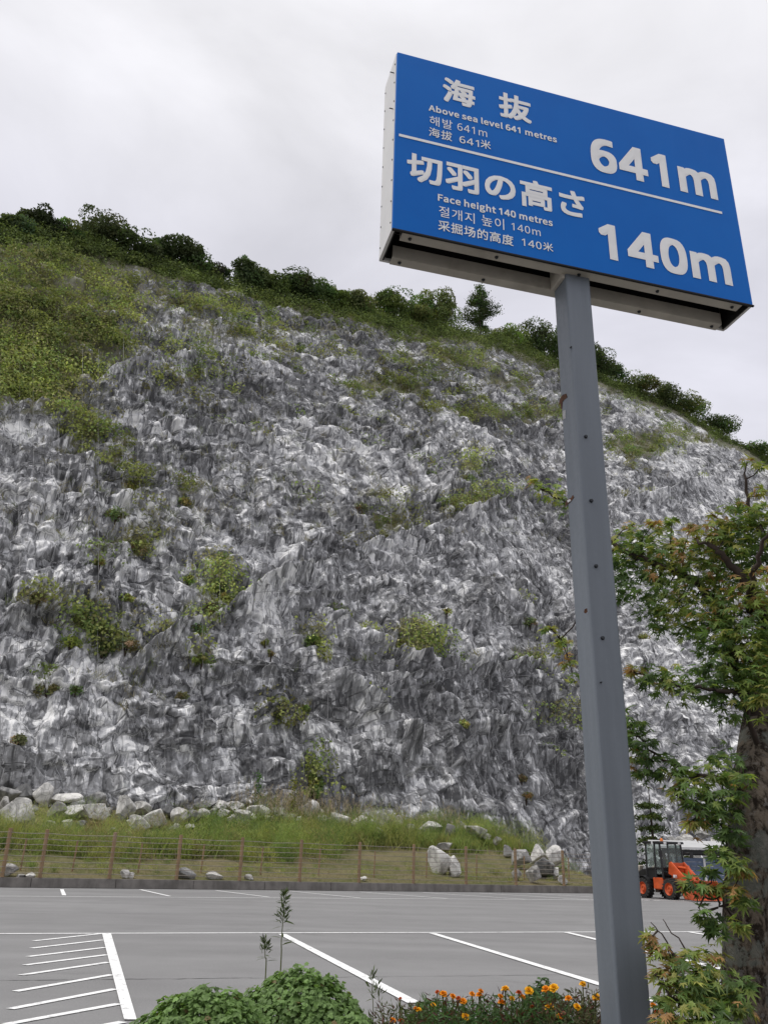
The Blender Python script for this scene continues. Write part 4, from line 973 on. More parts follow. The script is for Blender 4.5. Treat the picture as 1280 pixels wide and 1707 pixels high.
# local frame of the sign: x along the face, y into the box, z up; base at the post's foot
PU, PN = 1.018, .122                                          # post centre along the face and in depth
foot = np.array([SX, SY, 0]) + ES * PU + NS * PN
ZS = .30
sg = empty('roadside_sign', (foot[0], foot[1], ZS), SH)
tag(sg, 'blue and white elevation sign box on a tall grey steel post', 'sign')
ox, oy, zt, zb = -PU, -PN, SZ - ZS, SZ - SHT - ZS             # face's top-left corner in the local frame
m = MB(); t = .014
m.box((0, oy + t / 2, (zt + zb) / 2), (SW, t, SHT)); m.build('face_panel', MAT['face'], sg, bevel=.004)
m = MB(); m.box((0, oy - .001, zb - .005), (SW + .002, .012, .008)); m.build('gap_shade_strip', MAT['dark'], sg)  # near-black strip painting in the shaded gap below the face
m = MB(); m.box((0, oy + SDP - t / 2, (zt + zb) / 2), (SW, t, SHT)); m.build('back_panel', MAT['side'], sg, bevel=.004)
for sx_ in (-1, 1):
    m = MB(); m.box((sx_ * (SW / 2 - .006), oy + SDP / 2, (zt + zb) / 2 + .002), (.016, SDP - 2 * t - .002, SHT + .004)); sp = m.build('side_panel', MAT['side'], sg, bevel=.002)
    for k in range(9):
        for yy in (.03, SDP - .03):
            m = MB(); m.lathe([(0, .004), (.0035, .003), (.005, 0)], (sx_ * (SW / 2 + .002), oy + yy, zb + .06 + k * (SHT - .12) / 8), axis=(sx_, 0, 0), n=8); m.build('screw', MAT['bolt'], sp)
m = MB(); m.box((0, oy + SDP / 2, zt - .007), (SW - .02, SDP - 2 * t, .014)); m.build('top_panel', MAT['side'], sg)
m = MB(); m.box((0, oy + SDP / 2, zb + .19), (SW - .03, SDP - 2 * t - .004, .01)); m.build('inner_shade_sheet', MAT['dark'], sg)  # added near-black sheet, stands in for the unlit inside of the box
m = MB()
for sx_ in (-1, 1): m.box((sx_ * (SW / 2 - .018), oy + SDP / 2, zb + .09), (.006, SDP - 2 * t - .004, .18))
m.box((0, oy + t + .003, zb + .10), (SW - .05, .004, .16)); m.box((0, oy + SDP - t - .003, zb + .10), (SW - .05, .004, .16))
m.build('inner_shade_lining', MAT['dark'], sg)  # near-black sheets that put the open box's shade into colour
for yy, z_, nm in ((.030, .004, 0), (SDP - .042, .000, 1)):
    m = MB(); m.box((0, oy + yy + .012, zb + z_), (SW - .11, .058, .010)); m.box((0, oy + yy + (.036 if nm == 0 else -.014), zb + z_ + .035), (SW - .11, .008, .07))
    rl = m.build('bottom_rail', MAT['rail'], sg, bevel=.002)
    for k in range(5):
        m = MB(); m.lathe([(0, -.010), (.007, -.009), (.010, 0)], (-SW / 2 + .10 + k * (SW - .2) / 4, oy + yy + .012, zb + z_ - .004), n=10); m.build('screw', MAT['bolt'], rl)
m = MB(); m.box((-.080, 0, zb + .04), (.022, .12, .13)); m.build('bracket', MAT['rail'], sg, bevel=.003)
for kx, kz in ((-SW / 2 - .012, zt - .10), (-SW / 2 - .010, zt - .36)):
    m = MB(); m.tube([(kx - .012, oy + .05, kz), (kx + .02, oy + .05, kz)], .003, 6); m.build('clip', MAT['bolt'], sg)
# post: square steel tube with rounded corners
m = MB(); PWD, PDP = .137, .137
m.box((0, 0, (zb + .12 - (-.1)) / 2 - .1), (PWD, PDP, zb + .12 + .1)); po = m.build('post', MAT['post'], sg, bevel=.012, segs=4)
def post_face(px, py):                                        # a place on the post's front face
    d = ray(px, py); o = np.array([SX, SY, 0]) + NS * (PN - PDP / 2); tt = ((o - CP) @ NS) / (d @ NS); P = CP + d * tt - np.array([foot[0], foot[1], ZS])
    return float(P @ ES), -PDP / 2, float(P[2])
def post_side(px, py):                                        # ... on its narrow left side
    d = ray(px, py); o = foot - ES * PWD / 2; tt = ((o - CP) @ ES) / (d @ ES); P = CP + d * tt - np.array([foot[0], foot[1], ZS])
    return -PWD / 2, float(P @ NS), float(P[2])
for px, py, r in ((951, 579, .004), (976, 728, .0075), (985, 835, .0075), (993, 944, .0075), (1004, 1064, .0075), (1001, 1138, .003), (957, 1137, .0025)):
    x_, y_, z_ = post_face(px, py); m = MB(); m.lathe([(0, .010), (r * .9, .009), (r * 1.15, .004), (r * 1.2, -.002)], (x_, y_, z_), axis=(0, -1, 0), n=12); m.build('bolt', MAT['bolt'], sg, smooth=False)
def chip(poly, place, mat, nm, off):
    m = MB(); P = []
    for a, b_ in poly:
        x_, y_, z_ = place(a, b_); P.append((x_ - (off if place is post_side else 0), y_ - (off if place is post_face else 0), z_))
    m.add(P, [tuple(range(len(P)))]); o = m.build(nm, mat, sg); s_ = o.modifiers.new('solid', 'SOLIDIFY'); s_.thickness = off * .8; s_.offset = 0
chip([(931, 676), (934, 664), (938, 658), (944, 656), (946, 662), (941, 666), (938, 670), (937, 681), (935, 682), (934, 672)], post_side, MAT['rust'], 'rust_scar', .0012)
chip([(943, 838), (945, 833), (952, 830), (955, 825), (957, 829), (952, 836), (944, 843), (942, 846)], post_side, MAT['rust'], 'rust_scar', .0012)
chip([(973, 1021), (974, 1016), (978, 1014), (979, 1020), (976, 1023)], post_face, MAT['rust'], 'rust_scar', .0012)
chip([(938, 685), (943, 683), (943, 697), (938, 700)], post_side, MAT['sticker'], 'sticker', .0012)
chip([(946, 834), (951, 832), (952, 835), (947, 838)], post_side, MAT['white'], 'flaked_paint', .0022)

# lettering: flat cut film on the face; each piece fitted to the rectangle it fills
def face_uv(px, py):
    d = ray(px, py); o = np.array([SX, SY, SZ]); tt = ((o - CP) @ NS) / (d @ NS); P = CP + d * tt - o
    return float(P @ ES), float(P[2])
LV = []; LF = []; nlv = 0
GLYPH_DATA = '''0|316|158 -6 118 0 85 19 60 50 42 92 31 144 28 206 29 248 33 286 40 319 51 348 65 372 82 391 103 405 129 414 158 416 199 410 232 392 257 361 275 319 286 267 289 206 288 164 284 126 277 92 266 63 252 39 235 20 213 5 188 -3 158 38 184 43 204 56 219 79 230 112 236 154 238 206 236 257 230 299 219 331 204 354 184 368 158 373 132 368 112 354 97 331 87 299 81 257 79 206 81 154 87 112 97 80 112 57 132 43|14 16 15 13 16 14 13 17 16 12 17 13 12 18 17 11 42 12 42 18 12 11 43 42 41 18 42 10 43 11 10 44 43 40 18 41 40 19 18 10 45 44 39 19 40 9 45 10 9 46 45 38 19 39 8 46 9 38 20 19 8 47 46 37 20 38 7 47 8 37 21 20 7 48 47 36 21 37 6 48 7 5 48 6 5 49 48 35 21 36 35 22 21 35 23 22 5 50 49 34 23 35 4 50 5 34 24 23 4 51 50 33 24 34 3 51 4 33 25 24 3 52 51 32 25 33 32 26 25 3 53 52 31 26 32 2 53 3 2 30 53 30 26 31 30 27 26 2 27 30 2 28 27 1 28 2 1 29 28 0 29 1;1|316|150 0 150 256 150 273 150 291 151 309 151 328 152 344 152 357 146 351 141 346 136 341 131 337 125 332 118 326 77 292 50 326 157 410 199 410 199 0|15 17 16 15 7 17 7 18 17 15 8 7 6 18 7 15 9 8 15 10 9 5 18 6 15 11 10 15 12 11 15 13 12 4 18 5 14 13 15 3 18 4 2 18 3 1 18 2 0 18 1;4|316|196 92 6 92 6 137 192 412 245 412 245 138 305 138 305 92 245 92 245 0 196 0 196 138 196 238 196 253 196 268 197 283 197 298 198 313 198 327 199 339 199 350 199 360 197 360 194 352 190 343 186 334 181 324 176 316 172 309 56 138|2 22 3 22 4 3 22 21 4 21 5 4 2 23 22 20 5 21 2 24 23 19 5 20 2 25 24 18 5 19 2 26 25 17 5 18 2 27 26 2 28 27 16 5 17 2 29 28 15 5 16 14 5 15 13 5 14 12 5 13 11 5 12 2 11 29 2 5 11 2 6 5 2 7 6 1 7 2 0 7 1 10 8 0 8 7 0 10 9 8;6|316|165 -6 141 -4 119 3 98 14 79 29 63 49 49 74 40 103 34 137 32 175 32 199 34 222 36 245 40 268 45 290 52 310 60 330 71 348 83 365 98 380 115 392 135 402 157 410 182 414 211 416 218 416 227 415 236 415 245 414 252 412 259 411 259 367 252 369 245 371 237 372 229 373 221 374 213 374 189 372 168 368 150 361 135 351 122 339 112 325 103 309 96 291 91 272 88 252 85 231 84 209 87 209 96 222 107 233 119 243 135 251 153 255 173 257 206 253 235 242 258 224 276 200 287 169 290 132 286 93 275 59 256 31 231 11 201 -2 165 37 186 40 204 48 220 60 231 78 238 102 241 132 239 156 232 177 222 194 208 206 189 214 167 217 150 215 136 212 122 205 111 197 101 188 93 177 87 166 84 154 83 142 84 125 87 109 92 93 99 78 108 65 119 53 133 44 148 39|23 25 24 23 26 25 23 27 26 23 28 27 22 28 23 22 29 28 22 30 29 22 31 30 21 32 22 32 31 22 20 34 21 34 33 21 33 32 21 19 36 20 36 35 20 35 34 20 18 38 19 38 37 19 37 36 19 18 39 38 18 40 39 17 40 18 17 41 40 17 42 41 16 42 17 16 43 42 15 43 16 15 44 43 14 44 15 14 45 44 14 46 45 13 46 14 13 47 46 12 47 13 55 57 56 54 57 55 54 58 57 12 48 47 53 58 54 11 48 12 52 58 53 52 59 58 51 59 52 11 49 48 51 80 59 80 79 59 79 60 59 10 49 11 50 81 51 81 80 51 50 82 81 78 60 79 50 83 82 10 50 49 10 83 50 77 60 78 10 84 83 77 61 60 9 84 10 9 85 84 76 61 77 9 86 85 9 87 86 75 61 76 8 87 9 75 62 61 8 88 87 74 62 75 8 89 88 8 90 89 7 90 8 73 62 74 73 63 62 7 91 90 7 92 91 6 92 7 72 63 73 6 93 92 72 64 63 71 64 72 6 94 93 5 94 6 5 95 94 70 64 71 70 65 64 5 96 95 4 96 5 69 65 70 4 97 96 68 65 69 4 68 97 4 65 68 4 66 65 3 66 4 2 66 3 2 67 66 1 67 2 1 0 67;A|340|2 0 54 0 94 125 244 125 283 0 338 0 199 410 141 410 107 166 127 229 141 275 155 321 168 368 170 368 183 321 197 275 211 229 231 166|0 12 7 12 6 7 12 13 6 13 5 6 0 11 12 14 5 13 15 5 14 0 10 11 16 5 15 0 9 10 0 8 9 17 5 16 0 2 8 2 17 8 2 3 17 3 5 17 0 1 2 4 5 3;F|309|57 0 108 0 108 184 265 184 265 228 108 228 108 366 293 366 293 410 57 410|0 6 9 6 8 9 6 7 8 0 5 6 0 2 5 2 4 5 2 3 4 0 1 2;a|315|121 -7 158 -1 191 14 222 36 224 36 228 0 270 0 270 187 260 253 225 296 165 312 118 305 78 290 46 272 65 237 92 252 123 264 157 269 195 258 214 230 219 192 114 171 53 134 33 79 45 32 76 3 136 34 109 39 89 54 82 82 95 117 138 142 219 158 219 74 191 52 164 39|11 9 10 12 9 11 12 8 9 13 17 12 17 8 12 14 15 13 15 16 13 16 17 13 18 8 17 19 8 18 19 7 8 20 7 19 21 7 20 21 32 7 32 6 7 22 32 21 22 31 32 33 6 32 22 30 31 23 30 22 23 29 30 23 28 29 24 28 23 34 4 33 4 6 33 24 27 28 35 4 34 24 26 27 26 3 35 3 4 35 26 2 3 5 6 4 24 2 26 25 2 24 25 1 2 0 1 25;b|346|185 -7 250 12 298 68 317 157 303 239 263 292 196 312 163 306 130 291 101 269 103 323 103 445 51 445 51 0 92 0 97 31 99 31 127 11 156 -3 177 36 155 39 129 49 103 67 103 227 131 250 158 264 184 269 230 254 256 215 264 156 253 92 222 50|13 11 12 13 10 11 13 9 10 7 5 6 8 5 7 8 4 5 9 26 8 26 4 8 13 23 9 23 24 9 24 25 9 25 26 9 27 4 26 28 4 27 28 3 4 13 22 23 29 3 28 29 2 3 30 2 29 31 2 30 31 1 2 13 15 22 15 21 22 19 1 31 15 20 21 15 19 20 15 16 19 16 1 19 13 14 15 17 1 16 17 0 1 18 0 17;c|285|171 -7 207 -3 240 10 270 31 247 65 226 50 202 39 176 35 126 50 94 90 82 152 94 213 128 254 177 269 200 265 220 256 238 242 264 276 240 294 211 307 175 312 102 293 50 238 29 152 48 66 99 12|21 19 20 21 18 19 21 17 18 22 13 21 13 17 21 13 14 17 14 15 17 15 16 17 22 12 13 22 11 12 23 11 22 23 10 11 24 10 23 24 9 10 24 8 9 25 8 24 5 3 4 6 3 5 25 7 8 7 3 6 25 3 7 25 2 3 0 2 25 0 1 2;e|310|175 -7 213 -3 246 8 274 23 256 58 233 45 208 36 180 34 129 47 94 83 79 140 284 140 285 148 286 158 286 169 272 244 231 294 165 312 99 292 49 237 29 152 49 66 101 12 79 176 95 228 126 260 166 271 207 260 233 228 242 176|18 16 17 18 15 16 19 25 18 25 26 18 26 15 18 27 15 26 28 15 27 19 24 25 28 14 15 20 24 19 29 14 28 20 23 24 20 29 23 20 14 29 20 13 14 20 12 13 21 10 20 10 12 20 10 11 12 21 9 10 21 8 9 22 8 21 5 3 4 22 7 8 6 3 5 7 3 6 22 3 7 22 2 3 0 2 22 0 1 2;g|316|154 -140 236 -125 289 -87 308 -35 296 6 260 30 202 37 142 37 110 42 94 53 89 70 92 85 98 97 109 107 123 101 138 97 153 96 210 109 250 146 265 202 261 227 253 248 240 265 302 265 302 304 196 304 184 308 170 311 153 312 97 298 56 261 40 203 46 169 60 141 79 121 79 119 64 105 51 86 46 63 50 41 59 25 73 13 73 10 49 -10 34 -33 29 -59 45 -103 89 -130 153 131 121 140 98 165 89 203 98 241 121 266 153 274 186 266 209 241 218 203 209 165 186 140 161 -105 114 -98 84 -80 73 -51 76 -34 86 -16 104 0 118 -3 131 -4 143 -4 196 -4 230 -8 250 -20 257 -43 245 -73 212 -96|29 27 28 29 26 27 29 25 26 29 24 25 29 23 24 30 54 29 54 23 29 30 53 54 55 23 54 30 52 53 56 22 55 22 23 55 56 21 22 31 52 30 56 20 21 31 51 52 57 20 56 57 19 20 32 51 31 32 50 51 58 19 57 58 18 19 33 50 32 59 18 58 33 49 50 59 17 18 34 49 33 48 17 59 34 48 49 34 17 48 35 17 34 36 13 35 13 17 35 13 16 17 36 12 13 14 16 13 37 12 36 15 16 14 37 11 12 38 11 37 38 10 11 38 9 10 39 9 38 39 8 9 39 7 8 40 7 39 40 6 7 40 5 6 40 4 5 41 4 40 42 4 41 43 66 42 66 4 42 66 70 4 70 71 4 71 3 4 43 65 66 67 70 66 68 70 67 69 70 68 72 3 71 44 65 43 44 64 65 73 3 72 45 64 44 45 63 64 73 2 3 74 2 73 45 62 63 46 62 45 75 2 74 46 61 62 75 1 2 60 1 75 46 60 61 47 60 46 47 1 60 47 0 1;h|340|51 0 103 0 103 220 131 246 157 262 186 267 219 259 237 232 243 186 243 0 294 0 294 192 284 258 254 298 201 312 163 305 130 286 101 261 103 323 103 445 51 445|0 19 20 0 18 19 0 17 18 15 13 14 16 13 15 16 12 13 17 5 16 5 12 16 17 4 5 6 12 5 17 3 4 0 2 17 2 3 17 7 12 6 7 11 12 8 11 7 0 1 2 8 10 11 9 10 8;i|154|77 366 95 371 107 383 111 401 107 418 95 429 77 434 60 429 48 418 44 401 48 383 60 371 51 0 103 0 103 304 51 304|12 14 15 12 13 14 7 5 6 8 5 7 8 4 5 9 4 8 9 3 4 10 3 9 10 2 3 11 2 10 11 1 2 0 1 11;l|159|105 -7 117 -7 127 -5 135 -3 128 36 123 36 120 35 117 35 110 37 105 44 103 57 103 445 51 445 51 60 57 24 74 1|13 11 12 13 10 11 14 10 13 14 9 10 14 8 9 14 7 8 5 3 4 6 3 5 7 3 6 14 3 7 15 3 14 0 3 15 0 2 3 0 1 2;m|518|51 0 103 0 103 220 130 246 155 262 179 267 211 259 229 232 236 186 236 0 286 0 286 220 314 246 339 262 363 267 395 259 414 232 420 186 420 0 471 0 471 192 461 258 430 298 379 312 343 304 310 284 278 253 261 284 234 305 194 312 159 305 128 286 100 260 98 260 93 304 51 304|30 28 29 24 22 23 31 28 30 31 27 28 25 22 24 0 34 35 0 33 34 25 21 22 32 27 31 32 5 27 5 26 27 26 14 25 14 21 25 32 4 5 6 26 5 26 13 14 15 21 14 32 3 4 26 12 13 0 32 33 0 2 32 2 3 32 7 26 6 16 21 15 16 20 21 7 12 26 7 11 12 8 11 7 17 20 16 0 1 2 8 10 11 17 19 20 9 10 8 18 19 17;o|339|170 -7 239 12 290 66 310 152 290 238 239 293 170 312 100 293 49 238 29 152 49 66 100 12 170 35 123 50 93 90 82 152 93 213 123 254 170 269 216 254 247 213 258 152 247 90 216 50|7 5 6 8 5 7 8 18 5 18 4 5 8 17 18 19 4 18 20 4 19 8 16 17 20 3 4 9 16 8 9 15 16 21 3 20 10 15 9 10 14 15 22 3 21 22 2 3 10 13 14 23 2 22 11 13 10 23 1 2 12 1 23 11 12 13 11 1 12 0 1 11;r|217|51 0 103 0 103 195 126 236 153 259 179 266 190 265 199 264 209 261 218 305 209 309 198 311 186 312 153 304 124 282 100 248 98 248 93 304 51 304|13 11 12 13 10 11 13 9 10 13 8 9 14 7 13 7 8 13 0 17 18 0 16 17 15 5 14 5 6 14 6 7 14 15 4 5 15 3 4 0 15 16 0 2 15 2 3 15 0 1 2;s|262|131 -7 191 5 228 38 241 83 227 129 192 157 149 175 117 188 93 204 83 228 89 250 108 266 140 272 165 268 188 259 209 245 233 277 207 294 175 307 139 312 83 300 47 269 35 225 48 183 81 156 123 138 156 124 182 106 192 80 186 56 166 39 133 32 99 37 70 50 43 69 18 35 50 13 89 -2|20 18 19 20 17 18 21 17 20 21 16 17 21 12 16 12 13 16 13 14 16 14 15 16 21 11 12 22 11 21 22 10 11 22 9 10 22 8 9 23 8 22 23 7 8 23 6 7 24 6 23 24 5 6 24 4 5 25 4 24 26 4 25 26 3 4 27 3 26 28 3 27 28 2 3 29 2 28 35 33 34 30 2 29 35 32 33 31 2 30 31 1 2 35 31 32 36 31 35 36 1 31 37 1 36 37 0 1;t|211|147 -7 166 -6 185 -1 203 4 193 43 182 38 170 35 158 34 130 41 116 61 111 92 111 262 194 262 194 304 111 304 111 389 69 389 63 304 15 301 15 262 60 262 60 94 68 41 96 5|17 15 16 17 14 15 18 14 17 18 13 14 18 12 13 19 12 18 20 12 19 21 11 20 11 12 20 21 10 11 22 10 21 22 9 10 22 8 9 5 3 4 22 7 8 23 7 22 6 3 5 7 3 6 23 3 7 0 3 23 0 2 3 0 1 2;v|291|117 0 177 0 284 304 234 304 176 131 167 101 158 71 148 41 145 41 136 71 127 101 117 131 60 304 7 304|0 12 13 0 11 12 4 2 3 4 1 2 0 10 11 5 1 4 0 9 10 6 1 5 0 8 9 7 1 6 0 7 8 0 1 7'''
GLYPHS = {}
for g_ in GLYPH_DATA.split(';'):
    c_, adv_, v_, f_ = g_.split('|'); GLYPHS[c_] = (int(adv_) / 1000, np.array(v_.split(), float).reshape(-1, 2) / 1000, np.array(f_.split(), int).reshape(-1, 3))
def text_shape(s, space):
    """Flat outline of a word: Latin letters from the table, other scripts from the built-in font."""
    if all(c in GLYPHS or c == ' ' for c in s):
        V = []; F = []; x = 0; n = 0
        for c in s:
            if c == ' ': x += .125; continue
            a, v, f = GLYPHS[c]; V.append(v + [x, 0]); F += [tuple(q + n) for q in f]; n += len(v); x += a * space
        return np.concatenate(V), F
    cu = bpy.data.curves.new('lettering', 'FONT'); cu.body = s; cu.size = 1.0; cu.resolution_u = 4; cu.space_character = space
    o = bpy.data.objects.new('lettering', cu); C.objects.link(o)
    bpy.context.view_layer.update()
    ev = o.evaluated_get(bpy.context.evaluated_depsgraph_get()); me = ev.to_mesh()
    co = np.array([v.co[:2] for v in me.vertices]); fs = [tuple(q.vertices) for q in me.polygons]
    ev.to_mesh_clear(); bpy.data.objects.remove(o); bpy.data.curves.remove(cu)
    return co, fs
def text_piece(s, bl_, br_, tl_, bold, space=1.0):
    """Ink box from three places in the photo: lower left, lower right, upper left; bold thickens the strokes by that many metres all round."""
    global nlv
    u0, v0 = face_uv(*bl_); u1, v1 = face_uv(*br_); u2, v2 = face_uv(*tl_)
    co, fs = text_shape(s, space)
    if s in ('641m', '140m') and bold > .005: co = co.copy(); co[co[:, 0] > co[:, 0].max() - .47, 0] -= .030
    mn, mx_ = co.min(0), co.max(0)
    zlo = (v0 + v1) / 2; zhi = zlo + (v2 - v0)
    x_ = u0 + bold + (co[:, 0] - mn[0]) / (mx_[0] - mn[0]) * (u1 - u0 - 2 * bold)
    z_ = zlo + bold + (co[:, 1] - mn[1]) / (mx_[1] - mn[1]) * (zhi - zlo - 2 * bold)
    sh = [(0, 0)] if bold <= 0 else [(0, 0)] + [(i, j) for i in (-1, -.33, .33, 1) for j in (-1, -.33, .33, 1) if max(abs(i), abs(j)) == 1]
    for k, (du, dv) in enumerate(sh):
        for a, b_ in zip(x_, z_): LV.append((ox + a + du * bold, oy - .0030 + .00012 * k, zt + b_ + dv * bold))
        for f in fs: LF.append(tuple(i + nlv for i in f))
        nlv += len(co)
z1 = lambda x, y: (620 + x / 1.969, 70 + y / 1.969)
z2 = lambda x, y: (640 + x / 4.0, 90 + y / 4.0)
text_piece('\u6d77', z1(232, 193), z1(339, 219), z1(235, 113), .0055)
text_piece('\u629c', z1(417, 243), z1(524, 268), z1(420, 163), .0055)
text_piece('Above sea level 641 metres', z2(297, 376), z2(1152, 592), z2(299, 333), .0017, 1.08)
text_piece('\ud574\ubc1c', z2(303, 472), z2(455, 507), z2(303, 409), 0, 1.1)
text_piece('641m', z2(488, 507), z2(686, 555), z2(490, 459), 0, 1.1)
text_piece('\u6d77\u62d4', z2(298, 545), z2(453, 583), z2(300, 485), .0006, 1.1)
text_piece('641', z2(502, 592), z2(632, 620), z2(505, 546), .0004, 1.1)
text_piece('\u7c73', z2(643, 622), z2(712, 640), z2(645, 566), .0006)
text_piece('\u5207\u7fbd\u306e\u9ad8\u3055', z1(113, 452), z1(702, 582), z1(117, 359), .0055, 1.08)
text_piece('Face height 140 metres', z2(358, 992), z2(1125, 1162), z2(360, 930), .0017, 1.08)
text_piece('\uc808\uac1c\uc9c0', z2(365, 1084), z2(603, 1132), z2(367, 1014), 0, 1.1)
text_piece('\ub192\uc774', z2(650, 1144), z2(800, 1172), z2(652, 1072), 0, 1.1)
text_piece('140m', z2(848, 1172), z2(1043, 1217), z2(850, 1124), 0, 1.1)
text_piece('\u91c7\u6398\u573a\u7684\u9ad8\u5ea6', z2(360, 1174), z2(863, 1282), z2(362, 1104), .0008, 1.08)
text_piece('140', z2(918, 1276), z2(1050, 1306), z2(920, 1228), .0004, 1.1)
text_piece('\u7c73', z2(1060, 1306), z2(1128, 1324), z2(1062, 1250), .0006)
text_piece('641m', z1(722, 420), z1(1136, 519), z1(726, 312), .0105, 1.10)
text_piece('140m', z1(750, 706), z1(1185, 804), z1(750, 590), .0105, 1.10)
a0, a1 = face_uv(*z1(88, 304)); b0, b1 = face_uv(*z1(1148, 561))
za = (a1 + b1) / 2
LV += [(ox + a0, oy - .0025, zt + za - .0085), (ox + b0, oy - .0025, zt + za - .0085), (ox + b0, oy - .0025, zt + za + .0085), (ox + a0, oy - .0025, zt + za + .0085)]; LF.append((nlv, nlv + 1, nlv + 2, nlv + 3))
me = bpy.data.meshes.new('lettering'); me.from_pydata(LV, [], LF); me.materials.append(MAT['letter']); me.update()
lo = bpy.data.objects.new('lettering', me); C.objects.link(lo); lo.parent = sg

# ------------------------------------------------------------------ wheel loader
LP = at(1119, 1499.5); lz = math.atan2(-.93, .353) + math.radians(2)
ld = empty('wheel_loader', (LP[0], LP[1], 0), lz)
tag(ld, 'small orange wheel loader with a black cab parked beyond the grey post', 'loader')
WR, TW, WB = .42, .34, 1.72
m = MB()                                                      # chassis and sills
m.prism([(-.62, .36), (.52, .36), (.52, .78), (-.62, .78)], -.34, .34); m.prism([(.50, .38), (1.12, .42), (1.12, .80), (.50, .74)], -.27, .27)
m.prism([(-.30, .40), (.34, .40), (.34, .86), (-.30, .86)], -.66, .66)
m.build('chassis', MAT['orange'], ld, bevel=.02)
m = MB(); m.prism([(-1.72, .62), (-.60, .62), (-.60, 1.22), (-1.20, 1.20), (-1.66, 1.02)], -.50, .50); m.build('engine_hood', MAT['black'], ld, bevel=.05)
m = MB(); m.prism([(-1.95, .48), (-1.55, .40), (-1.55, .86), (-1.90, .92)], -.58, .58); m.build('counterweight', MAT['orange'], ld, bevel=.06)
m = MB(); m.prism([(-1.70, .92), (-1.38, 1.10), (-1.30, 1.34), (-1.42, 1.36)], -.52, -.30); m.prism([(-1.70, .92), (-1.38, 1.10), (-1.30, 1.34), (-1.42, 1.36)], .30, .52); m.build('rear_guard', MAT['tan'], ld, bevel=.02)
for sx_ in (-1, 1):
    for yy in (-1, 1):
        cx_ = -WB / 2 - .05 if sx_ < 0 else WB / 2 - .05
        m = MB(); m.lathe([(WR * .60, -TW / 2), (WR * .88, -TW / 2), (WR * .96, -TW * .40), (WR * .965, TW * .40), (WR * .88, TW / 2), (WR * .60, TW / 2), (WR * .60, -TW / 2)], (0, 0, 0), axis=(0, 1, 0), n=36)
        for k in range(18):                                   # tread lugs
            a = 2 * math.pi * k / 18
            for sd_ in (-1, 1):
                aa = a + (.5 * 2 * math.pi / 18 if sd_ > 0 else 0); Rm = np.array(Matrix.Rotation(-aa, 3, 'Y')) @ np.array(Matrix.Rotation(sd_ * .55, 3, 'X'))
                Rm = np.array(Matrix.Rotation(aa, 3, 'Y')) @ np.array(Matrix.Rotation(sd_ * .6, 3, 'Z'))
                p_ = np.array(Matrix.Rotation(aa, 3, 'Y')) @ np.array([0, sd_ * TW * .24, WR * .965]); m.box(p_, (.060, TW * .55, .06), R=Rm)
        wl = empty('wheel', (cx_, yy * .62, WR)); wl.parent = ld
        ty = m.build('tyre', MAT['tyre'], wl)
        m = MB(); s_ = yy
        m.lathe([(0, -.02), (.05, -.02), (.055, .01), (.12, .02), (.13, -.03), (.20, -.06), (WR * .54, -.02), (WR * .60, .03), (WR * .61, -.04), (WR * .58, -.12)], (0, yy * (TW / 2 - .02), 0), axis=(0, yy, 0), n=32)
        for k in range(6): a = k * math.pi / 3; m.lathe([(0, .035), (.014, .03), (.016, .0)], (.09 * math.cos(a), yy * (TW / 2 - .02), .09 * math.sin(a)), axis=(0, yy, 0), n=6)
        m.build('rim', MAT['orange'], wl, smooth=False)
for yy in (-1, 1):                                            # rear mudguards
    m = MB(); P = []
    for k in range(11):
        a = math.radians(8 + k * 16); P.append((-WB / 2 - .05 - math.cos(a) * (WR + .10), WR + math.sin(a) * (WR + .10)))
    Pi = [(x_ + (-WB / 2 - .05 - x_) * .06, z_ - (z_ - WR) * .06) for x_, z_ in P]
    for k in range(10): m.prism([P[k], P[k + 1], Pi[k + 1], Pi[k]], yy * .42, yy * .80)
    m.build('mudguard', MAT['black'], ld)
# cab
cb = MB(); x0, x1, y0, y1, zc0, zc1 = -.72, .34, -.62, .62, .82, 2.26
for x_, xt in ((x0, x0 + .04), (-.12, -.10), (x1, x1 - .10)):
    for yy in (y0, y1): cb.tube([(x_, yy, zc0), (xt, yy * .95, zc1)], .045, 8)
for z_, k in ((zc0 + .02, 0), (1.24, 1)):
    for yy in (y0, y1): cb.box(((x0 + x1) / 2, yy * .99, z_), (x1 - x0, .05, .07))
    for x_ in (x0, x1): cb.box((x_ - (.03 if x_ > 0 and k else 0), 0, z_), (.05, y1 - y0, .07))
cb.prism([(x0 + .02, zc0), (-.14, zc0), (-.13, 1.22), (x0 + .03, 1.22)], y0 + .01, y0 + .03); cb.prism([(x0 + .02, zc0), (-.14, zc0), (-.13, 1.22), (x0 + .03, 1.22)], y1 - .03, y1 - .01)
cb.box(((x0 + x1) / 2, 0, zc0), (x1 - x0, y1 - y0, .06))
cab = cb.build('cab', MAT['black'], ld)
m = MB(); m.prism([(x0 - .12, zc1), (x1 + .06, zc1), (x1 + .02, zc1 + .10), (x0 - .06, zc1 + .11)], -.68, .68); rf = m.build('roof', MAT['black'], cab, bevel=.03)
for yy in (-.4, .4):
    m = MB(); m.box((x1 + .04, yy, zc1 + .02), (.08, .14, .10)); m.build('work_lamp', MAT['white'], rf, bevel=.02)
m = MB(); m.box((-.14, -.66, zc1 + .03), (.10, .06, .12)); m.build('work_lamp', MAT['white'], rf, bevel=.01)
m = MB(); m.lathe([(.07, 0), (.065, .10), (.03, .14), (0, .145)], (-.05, -.2, zc1 + .10), n=16); m.build('beacon', MAT['beacon'], rf, smooth=True)
